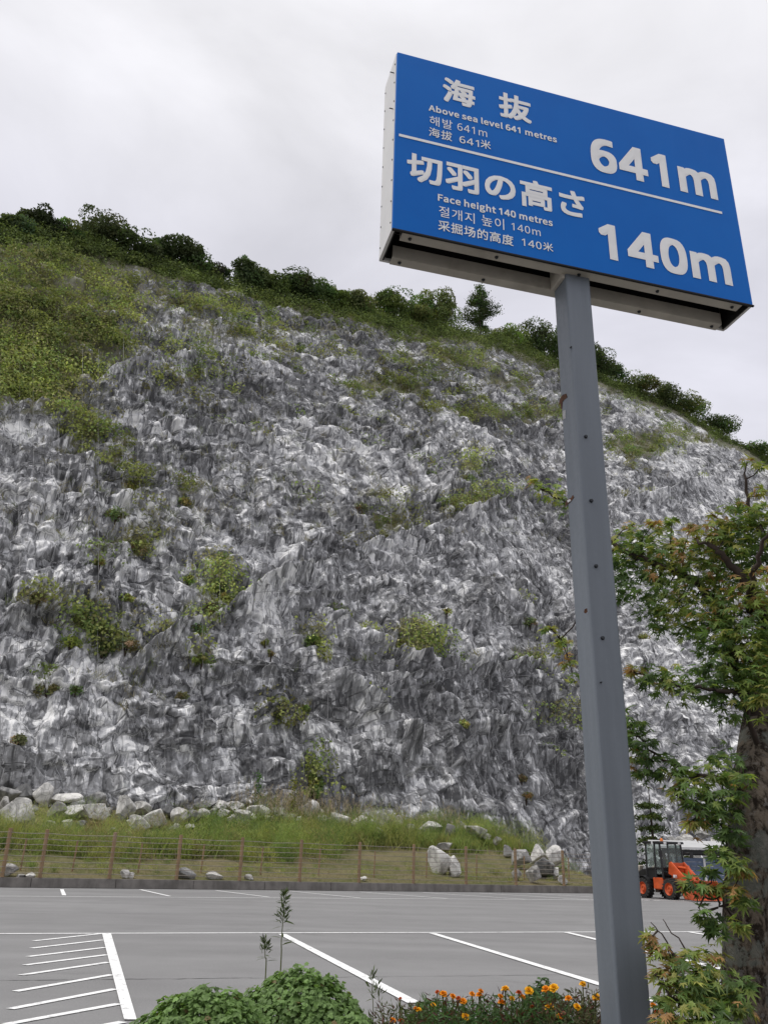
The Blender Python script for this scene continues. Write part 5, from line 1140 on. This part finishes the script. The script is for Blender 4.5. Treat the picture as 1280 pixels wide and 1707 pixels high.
m = MB(); m.prism([(-.08, 1.0), (x1 - .04, 1.0), (x1 - .11, zc1 - .03), (-.07, zc1 - .03)], y0 + .015, y0 + .022); m.prism([(-.08, 1.0), (x1 - .04, 1.0), (x1 - .11, zc1 - .03), (-.07, zc1 - .03)], y1 - .022, y1 - .015)
m.prism([(x0 + .06, 1.29), (-.16, 1.29), (-.15, zc1 - .03), (x0 + .08, zc1 - .03)], y0 + .015, y0 + .022); m.prism([(x0 + .06, 1.29), (-.16, 1.29), (-.15, zc1 - .03), (x0 + .08, zc1 - .03)], y1 - .022, y1 - .015)
m.add([(x1 - .01, y0 + .06, 1.28), (x1 - .01, y1 - .06, 1.28), (x1 - .095, y1 - .08, zc1 - .03), (x1 - .095, y0 + .08, zc1 - .03)], [(0, 1, 2, 3)])
m.build('window', MAT['glass'], cab)
m = MB(); m.prism([(-.50, .92), (-.05, .92), (-.05, 1.10), (-.40, 1.12), (-.46, 1.62), (-.56, 1.62)], -.24, .24); m.build('driver_seat', MAT['black'], cab, bevel=.03)
m = MB(); m.tube([(.30, 0, .9), (.16, 0, 1.25)], .03, 8); m.lathe([(.17, -.015), (.19, 0), (.17, .015), (.155, 0), (.17, -.015)], (.15, 0, 1.28), axis=(-.5, 0, .85), n=20); m.build('steering_wheel', MAT['black'], cab)
for yy in (-1, 1):
    m = MB(); m.tube([(x1 - .04, yy * .64, 1.9), (x1 + .22, yy * .84, 1.92)], .014, 6); m.box((x1 + .24, yy * .86, 1.82), (.04, .16, .26)); m.build('mirror', MAT['black'], cab)
m = MB(); m.tube([(-1.05, .30, 1.18), (-1.05, .30, 1.62), (-1.12, .30, 1.72)], .035, 10); m.build('exhaust', MAT['black'], ld)
# loader arms, cylinder, bucket
for yy in (-1, 1):
    m = MB(); m.prism([(.42, 1.02), (.50, 1.48), (.64, 1.52), (1.30, .98), (1.86, .52), (1.92, .30), (1.78, .26), (1.60, .50), (1.10, .82)], yy * .36 - .035, yy * .36 + .035); m.build('arm', MAT['orange'], ld, bevel=.012)
m = MB(); m.prism([(.46, .70), (.66, .70), (.66, 1.48), (.48, 1.46)], -.28, .28); m.tube([(.60, 0, 1.30), (1.20, 0, 1.26)], .06, 10); m.prism([(1.10, 1.36), (1.26, 1.38), (1.72, .64), (1.60, .58)], -.05, .05); m.tube([(1.35, -.40, .90), (1.35, .40, .90)], .06, 10); m.build('linkage', MAT['orange'], ld, bevel=.01)
m = MB(); bo = [(1.72, .50), (1.70, .24), (1.80, .07), (2.42, .03), (2.42, .055), (1.84, .11), (1.76, .26), (1.80, .52), (1.98, .78), (1.94, .80)]
m.prism(bo, -.86, .86)
for yy in (-.86, .83): m.prism([(1.72, .50), (1.70, .24), (1.80, .07), (2.42, .03), (2.38, .12), (1.98, .78), (1.90, .78)], yy, yy + .03)
m.build('bucket', MAT['steel'], ld, bevel=.006)
for yy in (-.5, .5):
    m = MB(); m.box((.98, yy * 1.05, .93), (.10, .14, .12)); m.build('headlight', MAT['white'], ld, bevel=.02)

# low shed of blue boards with a white sheet roof, behind the loader
SP = pt(1176, 1475, 49.0); az_ = math.atan2(SP[0], SP[1]); sh = empty('storage_shed', (SP[0], SP[1], 0), -az_ + .12)
tag(sh, 'low shed of dusty blue boards under a white roof behind the loader', 'shed')
m = MB()
for k in range(9): m.box((0, 0, .10 + k * .20), (3.4, .10, .185)); m.box((-1.65, 1.5, .10 + k * .2), (.1, 2.9, .185))
m.build('wall', MAT['blueboard'], sh, bevel=.012)
for x_ in (-1.7, .05, 1.7):
    m = MB(); m.box((x_, -.08, .95), (.10, .08, 1.9)); m.build('post', MAT['white'], sh)
m = MB(); m.prism([(-.45, 2.18), (3.2, 2.62), (3.2, 2.70), (-.45, 2.28)], -2.4, 2.4, axis=0); m.build('roof', MAT['shedroof'], sh)
m = MB(); m.box((0, -.30, 2.06), (4.4, .06, .20)); m.box((0, .05, 1.96), (3.4, .06, .10)); m.build('fascia', MAT['black'], sh)
# blue drum peeking out beyond the post
DP = pt(1056, 1487, 46.0); dr = empty('plastic_drum', (DP[0], DP[1], -0.0)); tag(dr, 'blue plastic drum almost hidden behind the grey post', 'drum')
m = MB(); m.lathe([(0, 0), (.27, 0), (.29, .04), (.29, .28), (.305, .30), (.29, .32), (.29, .60), (.305, .62), (.29, .64), (.29, .86), (.26, .90), (0, .90)], (0, 0, 0), n=28); m.build('body', MAT['plastic'], dr, smooth=False)
m = MB(); m.lathe([(0, .935), (.04, .935), (.045, .90)], (.12, .05, 0), n=12); m.build('cap', MAT['white'], dr)
# heap of pale quarry rubble behind the shed
rg = np.random.default_rng(1200); hp = pt(1182, 1420, 60.0)
NR_ = 26
for i in range(NR_):
    t_ = i / (NR_ - 1); x = rg.uniform(1090, 1225); topy = np.interp(x, [1090, 1130, 1150, 1165, 1200, 1225], [1408, 1402, 1395, 1380, 1362, 1366]); y = rg.uniform(topy, 1432); P = pt(x, y, 60 + rg.uniform(-1.5, 1.5) + (1432 - y) * .05)
    wd = rg.uniform(.6, 1.4); me = boulder_mesh(1300 + i, (wd, wd * .9, wd * rg.uniform(.6, .95)), .8); me.materials.append(MAT['boulder']); o = bpy.data.objects.new('rubble_block', me); C.objects.link(o); o.location = P
    tag(o, 'pale quarry block in the rubble heap beyond the white shed roof', 'boulder', 'blocks of the rubble heap behind the shed')
hm = MB()
# ------------------------------------------------------------------ planter soil, maple
def bed_z(x, y): return .30 + .06 * (fbm(np.asarray(x) * 1.3, np.asarray(y) * 1.3, 1401, 3) - .5)
gx, gy = np.meshgrid(np.linspace(-4, 6, 80), np.linspace(.9, 5.4, 50)); gz_ = bed_z(gx, gy) - .34 * smooth(gy, 5.0, 5.35)
gi = np.arange(50 * 80).reshape(50, 80)
struct(npmesh('planter_bed', np.stack([gx, gy, gz_], -1).reshape(-1, 3), GF(gi), MAT['soil'], smooth=True))

TD = 3.9
mt_c = [(1262, 2080), (1246, 1760), (1242, 1650), (1243, 1500), (1252, 1350), (1268, 1220), (1288, 1090), (1312, 960), (1330, 800), (1340, 650)]
mt_w = [130, 84, 74, 71, 68, 62, 54, 46, 34, 20]
base = pt(1246, 1760, TD); base[2] = float(bed_z(base[0], base[1]))
tr = empty('maple_tree', base); tag(tr, 'maple tree with green and orange star leaves and a lichened trunk beside the post', 'tree')
b3 = np.array(base)
tp = [pt(x, y, TD + .05 * i * (i > 4)) for i, (x, y) in enumerate(mt_c)]; tp[0] = np.array([b3[0] + .05, b3[1], b3[2] - .12])
tw = [w_ * ((P - CP) @ CF) / FPX / 2 for P, w_ in zip(tp, mt_w)]; tw[0] = tw[1] * 1.35
pp = spline(np.hstack([np.array(tp), np.array(tw)[:, None]]), 14)
rg = np.random.default_rng(1500)
V, F = tube(pp[:, :3] - b3, pp[:, 3], 28)
n28 = np.tile(np.arange(28), len(pp)); hh = np.repeat(np.arange(len(pp)), 28)
cen = np.repeat(pp[:, :3] - b3, 28, axis=0); kb = 1 + .14 * (fbm(np.cos(n28 / 28 * 6.283) * 1.3 + 5, hh * .11 + np.sin(n28 / 28 * 6.283) * 1.3, 1510, 4) - .5) + .06 * (fbm(np.cos(n28 / 28 * 6.283) * 5, hh * .35 + np.sin(n28 / 28 * 6.283) * 5, 1520, 3) - .5)
V = cen + (V - cen) * kb[:, None]
npmesh('trunk', V, F, MAT['bark'], tr, smooth=True)
def limb(pts, r0, r1, mat='twig', nm='branch'):
    P = spline([np.array(p) - b3 for p in pts], 6); rr_ = np.linspace(r0, r1, len(P)); j = rg.normal(size=P.shape) * .006; j[0] = 0
    m = MB(); m.tube(P + j, rr_, 8); return m.build(nm, MAT[mat], tr, smooth=True)
L_ = lambda *a: [pt(x, y, d) for x, y, d in a]
limb(L_((1256, 1190, 3.92), (1222, 1100, 3.95), (1200, 1020, 4.0), (1150, 965, 4.1), (1080, 935, 4.2), (1020, 905, 4.3), (950, 845, 4.4), (905, 815, 4.45)), .030, .004)
limb(L_((1290, 1080, 4.0), (1262, 1000, 3.9), (1225, 950, 3.85), (1190, 915, 3.8), (1160, 900, 3.8)), .028, .006)
limb(L_((1310, 970, 4.1), (1280, 900, 4.1), (1250, 850, 4.1), (1240, 790, 4.1)), .022, .005)
limb(L_((1262, 1240, 3.9), (1235, 1165, 3.8), (1200, 1152, 3.75), (1140, 1145, 3.75), (1090, 1132, 3.8), (1050, 1120, 3.85)), .013, .003)
limb(L_((1250, 1330, 3.9), (1215, 1300, 3.8), (1150, 1290, 3.8), (1090, 1255, 3.9), (1050, 1215, 3.95)), .012, .003)
limb(L_((1245, 1430, 3.9), (1215, 1390, 3.75), (1175, 1360, 3.7), (1130, 1325, 3.7)), .010, .003)
limb(L_((1240, 1560, 3.9), (1215, 1520, 3.7), (1185, 1500, 3.65), (1150, 1480, 3.65)), .008, .002)
limb(L_((1225, 1720, 3.7), (1170, 1640, 3.55), (1125, 1590, 3.5), (1080, 1535, 3.5)), .007, .0015)
limb(L_((1225, 1730, 3.7), (1190, 1660, 3.6), (1140, 1580, 3.6), (1100, 1530, 3.6)), .006, .0015)
limb(L_((1215, 1740, 3.6), (1150, 1690, 3.45), (1110, 1650, 3.4), (1092, 1620, 3.4)), .006, .0015)
limb(L_((1022, 915, 4.3), (985, 1000, 4.4), (940, 1060, 4.45), (915, 1045, 4.45)), .006, .002)
limb(L_((1250, 1020, 3.9), (1255, 960, 3.7), (1275, 900, 3.6), (1300, 860, 3.6)), .016, .004)
# leaf sprays: (x, y, radius in px, distance, colour family)
G1, G2, G3, G4, G5 = (.120, .195, .055), (.210, .275, .070), (.320, .320, .095), (.400, .235, .100), (.075, .130, .042)
fam = dict(g=[(G1, .55), (G5, .25), (G2, .20)], y=[(G2, .5), (G3, .3), (G1, .2)], o=[(G4, .36), (G3, .32), (G2, .32)], m=[(G1, .45), (G2, .32), (G3, .17), (G4, .06)], d=[(G5, .7), (G1, .3)])
sprays = [(1045, 905, 38, 4.3, 'y'), (1062, 925, 45, 4.25, 'g'), (1035, 950, 36, 4.35, 'd'), (1090, 905, 40, 4.2, 'y'), (1112, 935, 48, 4.15, 'm'), (1065, 975, 40, 4.25, 'd'), (1030, 985, 26, 4.3, 'd'), (1105, 985, 42, 4.15, 'm'), (1150, 920, 40, 4.0, 'o'), (1165, 955, 46, 4.0, 'm'), (1205, 905, 44, 3.9, 'y'), (1195, 880, 34, 3.9, 'o'),
          (1235, 880, 48, 3.95, 'g'), (1262, 866, 40, 3.9, 'y'), (1245, 930, 52, 4.1, 'd'), (1275, 925, 46, 4.15, 'd'), (1215, 965, 50, 4.0, 'm'), (1268, 980, 46, 3.8, 'o'), (1130, 1015, 44, 4.1, 'y'), (1085, 1018, 28, 4.2, 'd'), (1175, 1015, 46, 3.95, 'm'), (1225, 1025, 52, 3.9, 'm'), (1268, 1045, 48, 3.85, 'g'), (1190, 1065, 44, 3.9, 'g'), (1232, 1085, 50, 3.85, 'y'), (1272, 1105, 46, 3.85, 'm'),
          (1150, 1050, 26, 4.0, 'g'), (1100, 1048, 16, 4.15, 'd'), (1210, 1125, 46, 3.85, 'g'), (1250, 1145, 42, 3.8, 'm'), (1172, 1140, 34, 3.8, 'd'), (1130, 1142, 32, 3.75, 'm'), (1092, 1132, 28, 3.8, 'g'), (1060, 1120, 14, 3.85, 'o'), (1215, 1175, 30, 3.8, 'g'), (1262, 1170, 24, 3.75, 'y'),
          (905, 812, 17, 4.45, 'y'), (925, 822, 20, 4.42, 'y'), (943, 838, 16, 4.4, 'g'), (888, 802, 9, 4.45, 'o'), (914, 1048, 13, 4.45, 'y'), (930, 1075, 15, 4.45, 'y'), (948, 1105, 15, 4.45, 'o'), (955, 1130, 10, 4.45, 'y'), (1245, 768, 9, 4.1, 'o'), (1268, 778, 11, 4.05, 'y'), (1262, 820, 12, 4.0, 'o'), (1225, 845, 10, 3.95, 'o'), (1050, 880, 12, 4.3, 'o'), (1090, 872, 12, 4.2, 'o'), (1120, 868, 10, 4.1, 'y'), (1150, 880, 12, 4.0, 'o'),
          (1052, 1205, 22, 3.95, 'g'), (1066, 1240, 32, 3.9, 'd'), (1092, 1265, 32, 3.85, 'd'), (1056, 1268, 18, 3.9, 'o'), (1120, 1290, 26, 3.8, 'm'), (1070, 1290, 16, 3.9, 'g'), (1150, 1310, 32, 3.75, 'm'), (1185, 1300, 34, 3.75, 'y'), (1210, 1265, 28, 3.8, 'g'), (1215, 1325, 30, 3.7, 'g'), (1175, 1345, 34, 3.7, 'g'), (1135, 1325, 20, 3.7, 'y'), (1208, 1365, 26, 3.7, 'g'), (1218, 1395, 24, 3.7, 'd'), (1160, 1370, 18, 3.7, 'o'), (1240, 1300, 16, 3.6, 'm'),
          (1200, 1425, 20, 3.65, 'g'), (1225, 1440, 22, 3.6, 'y'), (1185, 1450, 14, 3.65, 'g'), (1238, 1455, 16, 3.6, 'o'), (1162, 1478, 20, 3.65, 'g'), (1190, 1480, 18, 3.65, 'y'), (1225, 1485, 16, 3.6, 'o'), (1140, 1475, 10, 3.65, 'o'), (1240, 1505, 18, 3.6, 'm'), (1228, 1540, 14, 3.6, 'y'), (1180, 1535, 20, 3.65, 'g'), (1195, 1552, 18, 3.65, 'd'), (1168, 1520, 8, 3.6, 'g'),
          (1084, 1562, 10, 3.5, 'o'), (1098, 1585, 16, 3.5, 'o'), (1120, 1602, 20, 3.5, 'm'), (1150, 1590, 16, 3.55, 'y'), (1108, 1625, 22, 3.45, 'o'), (1140, 1640, 30, 3.45, 'm'), (1172, 1620, 28, 3.55, 'y'), (1195, 1600, 18, 3.6, 'o'), (1200, 1650, 34, 3.55, 'g'), (1165, 1670, 36, 3.45, 'm'), (1120, 1672, 26, 3.4, 'm'), (1225, 1680, 30, 3.5, 'm'), (1105, 1700, 22, 3.35, 'o'), (1150, 1710, 34, 3.35, 'y'), (1200, 1712, 36, 3.4, 'g'), (1245, 1640, 16, 3.55, 'g')]
VV_ = []; FF_ = []; TT_ = []; o_ = 0
for x, y, r, dist, fk in sprays:
    P0 = pt(x, y, dist); m_ = ((P0 - CP) @ CF) / FPX; R_ = r * m_
    n = int(7 + r * r * .062)
    d = unit(rg.normal(size=(n, 3))); P = P0 + d * (R_ * rg.uniform(.15, 1, (n, 1)) ** .5) * np.array([1, 1.3, .85])
    # sprays hold their leaves in loose flat layers that droop towards the tips
    P[:, 2] = P0[2] + np.round((P[:, 2] - P0[2]) / .055) * .055 + rg.normal(size=n) * .012
    out = unit((P - P0) * [1, 1, .2] + rg.normal(size=(n, 3)) * R_ * .5)
    nrm = unit(np.array([0, -.25, 1.0]) + rg.normal(size=(n, 3)) * .42 + out * .35)
    ax = unit(out - nrm * (out * nrm).sum(1, keepdims=True)); R = np.stack([np.cross(ax, nrm), ax, nrm], axis=2)
    f_ = fam[fk]; c = np.array([q[0] for q in f_])[rg.choice(len(f_), n, p=[q[1] for q in f_])] * (1 + rg.normal(size=(n, 1)) * .22)
    v, f, t = instances(MAPLE_T, MAPLE_F, P, R, rg.uniform(.024, .044, n), np.clip(c, .008, 1)); VV_.append(v); FF_.append(f + o_); TT_.append(t); o_ += len(v)
npmesh('crown', np.concatenate(VV_) - b3, np.concatenate(FF_), MAT['maple'], tr, tint=np.concatenate(TT_))
# twigs that carry the sprays
ends = np.array([pt(x, y, d) for x, y, _, d, _ in sprays])
anchors = np.concatenate([np.array([(o.matrix_basis @ v.co)[:] for v in o.data.vertices]) for o in tr.children if o.name.startswith('branch')]) + b3
for e, sp_ in zip(ends, sprays):
    a = anchors[np.argmin(((anchors - e) ** 2).sum(1))]
    if np.linalg.norm(a - e) < .5:
        mid_ = (a + e) / 2 + rg.normal(size=3) * .02; tm = MB(); tm.tube([a - b3, mid_ - b3, e - b3], [.004, .003, .0015], 5); tm.build('twig', MAT['twig'], tr)

# ------------------------------------------------------------------ leafy mounds
def mound(x, y, top, wpx, dist, n, label, seed, tint=(.155, .250, .075), hfac=1.0, size=(.012, .020)):
    rg = np.random.default_rng(seed); P = pt(x, top, dist); c = np.array([P[0], P[1], float(bed_z(P[0], P[1]))]); H_ = P[2] - c[2]; m_ = ((P - CP) @ CF) / FPX; W_ = wpx * m_ / 2
    root = empty('leafy_mound', c); tag(root, label, 'plant', 'leafy green mounds along the planter')
    u = rg.uniform(size=n); a = rg.uniform(0, 2 * math.pi, n); ct = u ** .8; st_ = np.sqrt(1 - ct * ct)
    d = np.stack([st_ * np.cos(a), st_ * np.sin(a), ct], 1)
    bump = .90 + .20 * fbm(d[:, 0] * 2.6 + 7 + seed, d[:, 1] * 2.6 + d[:, 2] * 1.7, 1600 + seed, 3) - .06 + .05 * (fbm(d[:, 0] * 9 + seed, d[:, 1] * 9, 1620, 2) - .5)
    lay = np.where(rg.uniform(size=n) < .68, rg.uniform(.97, 1.03, n), rg.uniform(.80, .97, n))
    Pp = d * (bump * lay)[:, None] * np.array([W_, W_ * .8, H_])
    nrm = unit(d / np.array([W_, W_ * .8, H_]) * H_ + [0, 0, .35] + rg.normal(size=(n, 3)) * .42); out = unit(d * [1, 1, .1] + rg.normal(size=(n, 3)) * .7)
    ax = unit(out - nrm * (out * nrm).sum(1, keepdims=True)); R = np.stack([np.cross(ax, nrm), ax, nrm], axis=2)
    cl = fbm(d[:, 0] * 4 + 3, d[:, 1] * 4, 1630 + seed, 3)[:, None]
    c_ = np.array(tint) * (.65 + .7 * cl) * (1 + rg.normal(size=(n, 1)) * .18); c_ = np.where(rg.uniform(size=(n, 1)) < .012, np.array((.17, .13, .05)), c_)
    V, F, T = instances(MUM_T, MUM_F, Pp, R, rg.uniform(size[0], size[1], n), np.clip(c_, .006, 1))
    npmesh('foliage', V, F, MAT['leaf'], root, tint=T)
    m = MB()
    for k in range(26):
        dd = unit(rg.normal(size=3) * [1, 1, .3] + [0, 0, .9]); m.tube([(0, 0, -.03), dd * [W_ * .4, W_ * .35, H_ * .45], dd * [W_ * .88, W_ * .7, H_ * .9]], [.006, .005, .002], 5)
    m.build('stem', MAT['stem'], root)
    return root
mound(512, 0, 1611, 300, 3.7, 7800, 'tallest leafy green mound, with the tall weeds behind it', 1)
mound(345, 0, 1642, 330, 3.35, 8400, 'wide low leafy green mound at the left end of the planter', 2)
mound(590, 0, 1684, 170, 3.2, 2800, 'small leafy green mound in front of the tallest one', 3)
mound(712, 0, 1662, 110, 4.0, 600, 'dark leafy clump behind the first marigolds', 4, (.085, .150, .050), size=(.014, .024))
mound(905, 0, 1634, 120, 4.15, 1100, 'bushy dark green clump behind the marigolds by the post', 5, (.075, .135, .045), size=(.012, .022))
mound(975, 0, 1662, 70, 4.0, 420, 'small green clump tucked against the post behind flowers', 6, (.080, .140, .045), size=(.012, .022))

# tall weeds behind the mounds
BL_T = np.array([[0, 0, 0], [.09, .35, .03], [.07, .7, .0], [0, 1, -.08], [-.07, .7, 0], [-.09, .35, .03]]); BL_F = np.array([[0, 1, 5], [1, 2, 5], [5, 2, 4], [2, 3, 4]])
def weed(pts, dist, seed, label, leaves, seeds, col=(.085, .12, .035), dens=1.0, stemr=.0035):
    rg = np.random.default_rng(seed); P = [pt(x, y, dist) for x, y in pts]; b = np.array([P[0][0], P[0][1], float(bed_z(P[0][0], P[0][1]))]); root = empty('tall_weed', b); tag(root, label, 'weed', 'tall weeds in the planter')
    sp_ = spline([b - b] + [p - b for p in P], 8); m = MB(); m.tube(sp_, np.linspace(stemr, .0012, len(sp_)), 6); m.build('stem', MAT['stem'], root, smooth=True)
    V = []; N = []; A = []; S = []; n = len(sp_)
    for f, a, s_ in leaves:
        V.append(sp_[int(f * (n - 1))]); A.append(a); S.append(s_)
    A = np.array(A); d = np.stack([np.cos(A), np.sin(A) * .6, rg.uniform(-.25, .35, len(A))], 1); d = unit(d); V = np.array(V)
    nrm = unit(np.cross(d, np.cross([0, 0, 1.0], d)) + rg.normal(size=d.shape) * .2); ax = unit(d - nrm * (d * nrm).sum(1, keepdims=True)); R = np.stack([np.cross(ax, nrm), ax, nrm], 2)
    v, f_, t = instances(BL_T, BL_F, V, R, np.array(S), np.clip(np.array(col) * (1 + rg.normal(size=(len(V), 1)) * .2), .01, 1)); npmesh('leaf', v, f_, MAT['leaf'], root, tint=t)
    if seeds:
        q = int(150 * dens); u = rg.uniform(seeds[0], 1, q); c = sp_[np.clip((u * (n - 1)).astype(int), 0, n - 1)]; rad = .020 * (1.05 - (u - seeds[0]) / (1.001 - seeds[0]) * .7)
        d = unit(rg.normal(size=(q, 3)) * [1, 1, .3] + [0, 0, .5]); Pp = c + d * (rad * rg.uniform(.2, 1, q))[:, None]
        v, f_, t = instances(BL_T, BL_F, Pp, frames(rg.normal(size=(q, 3)) + [0, -.5, 0], rg, up=unit(d + [0, 0, .6])), rg.uniform(.016, .034, q), np.clip(np.array((.075, .105, .038)) * (1 + rg.normal(size=(q, 1)) * .25), .01, 1)); npmesh('seed_head', v, f_, MAT['leaf'], root, tint=t)
weed([(468, 1612), (469, 1570), (472, 1530), (474, 1484)], 3.95, 1, 'taller weed with a narrow green seed spike above the tallest mound', [(.55, 3.0, .050), (.62, .2, .052), (.66, 2.9, .055), (.70, 3.3, .06), (.74, .1, .055), (.5, .6, .07), (.45, -.3, .06), (.8, 3.0, .05), (.84, .3, .045), (.60, 1.5, .04), (.78, 4.0, .045)], (.70, ))
weed([(443, 1622), (442, 1595), (441, 1566)], 3.9, 2, 'shorter weed with two long leaves next to the taller one', [(.55, .1, .055), (.5, 3.2, .045), (.62, 3.6, .04), (.7, .4, .035), (.45, .5, .05), (.66, 2.6, .035)], (.74, ), dens=.5)
weed([(622, 1690), (620, 1655), (622, 1618)], 3.8, 3, 'thin sparse weed between the tallest mound and the marigolds', [(.4, .3, .03), (.5, 2.8, .03), (.6, .4, .028), (.7, 3.0, .025), (.8, .2, .02)], (.6, ), (.10, .12, .05), .22, .002)
weed([(640, 1695), (632, 1668), (628, 1640)], 3.8, 4, 'reddish wispy weed leaning beside the marigolds', [(.5, 2.6, .025), (.65, .4, .02), (.8, 2.8, .018)], (.6, ), (.15, .07, .05), .15, .002)

# ------------------------------------------------------------------ marigolds
def flower_mesh(seed, r):
    rg = np.random.default_rng(seed); V = []; N = []
    T_ = np.array([[-.25, 0, 0], [.25, 0, 0], [.42, .7, .10], [.20, 1.0, .02], [-.20, 1.0, .02], [-.42, .7, .10]]); F_ = np.array([[0, 1, 2, 5], [5, 2, 3, 4]])
    P = []; R = []; S = []
    for tier, (el_, n, s_) in enumerate(((10, 13, 1.0), (32, 12, .9), (55, 9, .75), (75, 5, .6))):
        for k in range(n):
            a = 2 * math.pi * (k + .5 * tier) / n + rg.normal() * .12; e = math.radians(el_ + rg.normal() * 7); d = np.array([math.cos(a) * math.cos(e), math.sin(a) * math.cos(e), math.sin(e)])
            nr = unit(np.array([-math.cos(a) * math.sin(e), -math.sin(a) * math.sin(e), math.cos(e)]) + rg.normal(size=3) * .15); ax = unit(d - nr * (d @ nr)); P.append(d * r * .12 * (1 + tier)); R.append(np.stack([np.cross(ax, nr), ax, nr], 1)); S.append(r * s_ * (1 - .12 * tier))
    return instances(T_, F_, np.array(P), np.array(R), np.array(S), np.ones((len(P), 3)))
FEA_T = np.array([[0, 0, 0], [.10, .35, .02], [0, 1, -.06], [-.10, .35, .02]])
YO, OR_, RO = (.80, .40, .014), (.76, .26, .012), (.46, .085, .016)
mz = lambda x, y: (600 + x / 2.56, 1560 + y / 2.56)
plants = [((168, 372), [((140, 365), 10, OR_), ((175, 367), 9, RO), ((172, 270), 5, RO), ((250, 320), 9, YO), ((236, 312), 6, OR_)], (.060, .045, .028), 'marigold plant with small red buds next to the green mound', 3.75),
          ((330, 300), [((330, 243), 7, RO), ((355, 253), 12, OR_), ((312, 300), 9, YO)], (.050, .062, .026), 'marigold plant with one bright and two rusty heads, second from the mound', 3.8),
          ((415, 300), [((395, 262), 10, OR_), ((420, 270), 8, RO), ((440, 283), 11, OR_), ((450, 350), 13, YO)], (.048, .065, .028), 'marigold plant with a yellow head low below a row of orange ones', 3.75),
          ((500, 290), [((478, 252), 9, OR_), ((515, 240), 9, OR_), ((508, 256), 10, OR_)], (.052, .055, .030), 'marigold plant with three small orange heads close together', 3.85),
          ((610, 290), [((620, 232), 13, YO), ((598, 262), 9, OR_), ((605, 290), 13, OR_), ((648, 272), 9, YO)], (.050, .065, .028), 'marigold plant with four heads in the middle of the flower row', 3.85),
          ((700, 300), [((678, 247), 10, RO), ((692, 265), 10, OR_), ((721, 240), 14, YO), ((735, 308), 8, RO)], (.055, .058, .030), 'marigold plant with a rusty and a large yellow head', 3.85),
          ((805, 290), [((793, 233), 13, OR_), ((827, 228), 15, YO), ((810, 311), 15, YO)], (.046, .064, .028), 'marigold plant with three large golden heads', 3.85),
          ((880, 320), [((890, 272), 11, OR_), ((925, 308), 12, YO), ((852, 348), 10, OR_), ((868, 335), 7, (.46, .16, .13))], (.075, .048, .034), 'marigold plant with pinkish foliage and golden heads nearing the post', 3.8),
          ((960, 300), [((950, 210), 10, YO), ((1008, 265), 12, YO), ((1004, 272), 9, OR_)], (.070, .048, .034), 'marigold plant half hidden by the left side of the post', 3.9),
          ((1262, 320), [((1250, 300), 9, OR_), ((1268, 330), 9, RO)], (.070, .050, .034), 'marigold plant glimpsed between the post and the maple', 3.95)]
fm = [flower_mesh(s_, 1.0) for s_ in range(5)]
def petal_mat(nm, c):
    b = NB(nm); n = b.noise(b.coord(), 60, 3); b.done(b.mix(n, [x * .75 for x in c], [min(1, x * 1.2) for x in c]), .7, None, .15); return b.m
PM = {YO: petal_mat('yellow_petals', YO), OR_: petal_mat('orange_petals', OR_), RO: petal_mat('rusty_petals', RO)}
for i, (c, heads, ftint, lab, dist) in enumerate(plants):
    rg = np.random.default_rng(1800 + i); P = pt(*mz(*c), dist); b = np.array([P[0], P[1], float(bed_z(P[0], P[1]))]); root = empty('marigold', b); tag(root, lab, 'flowers', 'marigolds in the planter bed')
    stm = MB(); n = 2700; H_ = max(.22, max(pt(*mz(*h[0]), dist)[2] for h in heads) - b[2] - .008)
    a = rg.uniform(0, 6.28, n); u = rg.uniform(0, 1, n); rad = .15 * np.sqrt(rg.uniform(0, 1, n)) * (.55 + .6 * u) ; Pp = np.stack([np.cos(a) * rad * 1.0, np.sin(a) * rad, u ** .75 * H_ * (1 - .35 * (rad / .17) ** 2)], 1)
    tn = np.where(rg.uniform(size=(n, 1)) < .22, np.array((.095, .040, .030)), np.array(ftint) * np.array([1.5, 2.3, 1.6])) * (1 + rg.normal(size=(n, 1)) * .28)
    dirs_ = unit(np.stack([np.cos(a), np.sin(a), rg.uniform(-.2, 1.1, n)], 1) + rg.normal(size=(n, 3)) * .5)
    v, f_, t = instances(FEA_T, LEAF_F, Pp, frames(rg.normal(size=(n, 3)) + [0, -.3, .5], rg, up=dirs_), rg.uniform(.020, .038, n), np.clip(tn, .006, 1)); npmesh('foliage', v, f_, MAT['leaf'], root, tint=t)
    for (hx, hy), r, colr in heads:
        hp_ = pt(*mz(hx, hy), dist - .02) - b; rr_ = r / 2.56 * dist * .88 / FPX * 1.30; v, f_, _ = fm[rg.integers(0, 5)]
        Q = np.array(Vector((rg.normal() * .2, -.45 + rg.normal() * .2, 1)).normalized().to_track_quat('Z', 'Y').to_matrix())
        cm = PM.get(colr) or petal_mat('pink_petals', colr)
        npmesh('flower_head', (v * rr_) @ Q.T + hp_, f_, cm, root)
        stm.tube([(rg.normal() * .03, rg.normal() * .03, 0), (hp_[0] * .6, hp_[1] * .6, hp_[2] * .5), hp_ - Q[:, 2] * rr_ * .1], [.004, .003, .0025], 5)
        stm.lathe([(.002, -rr_ * .8), (rr_ * .30, -rr_ * .45), (rr_ * .34, 0)], hp_ , axis=Q[:, 2], n=8)
    stm.build('stem', MAT['stem'], root)
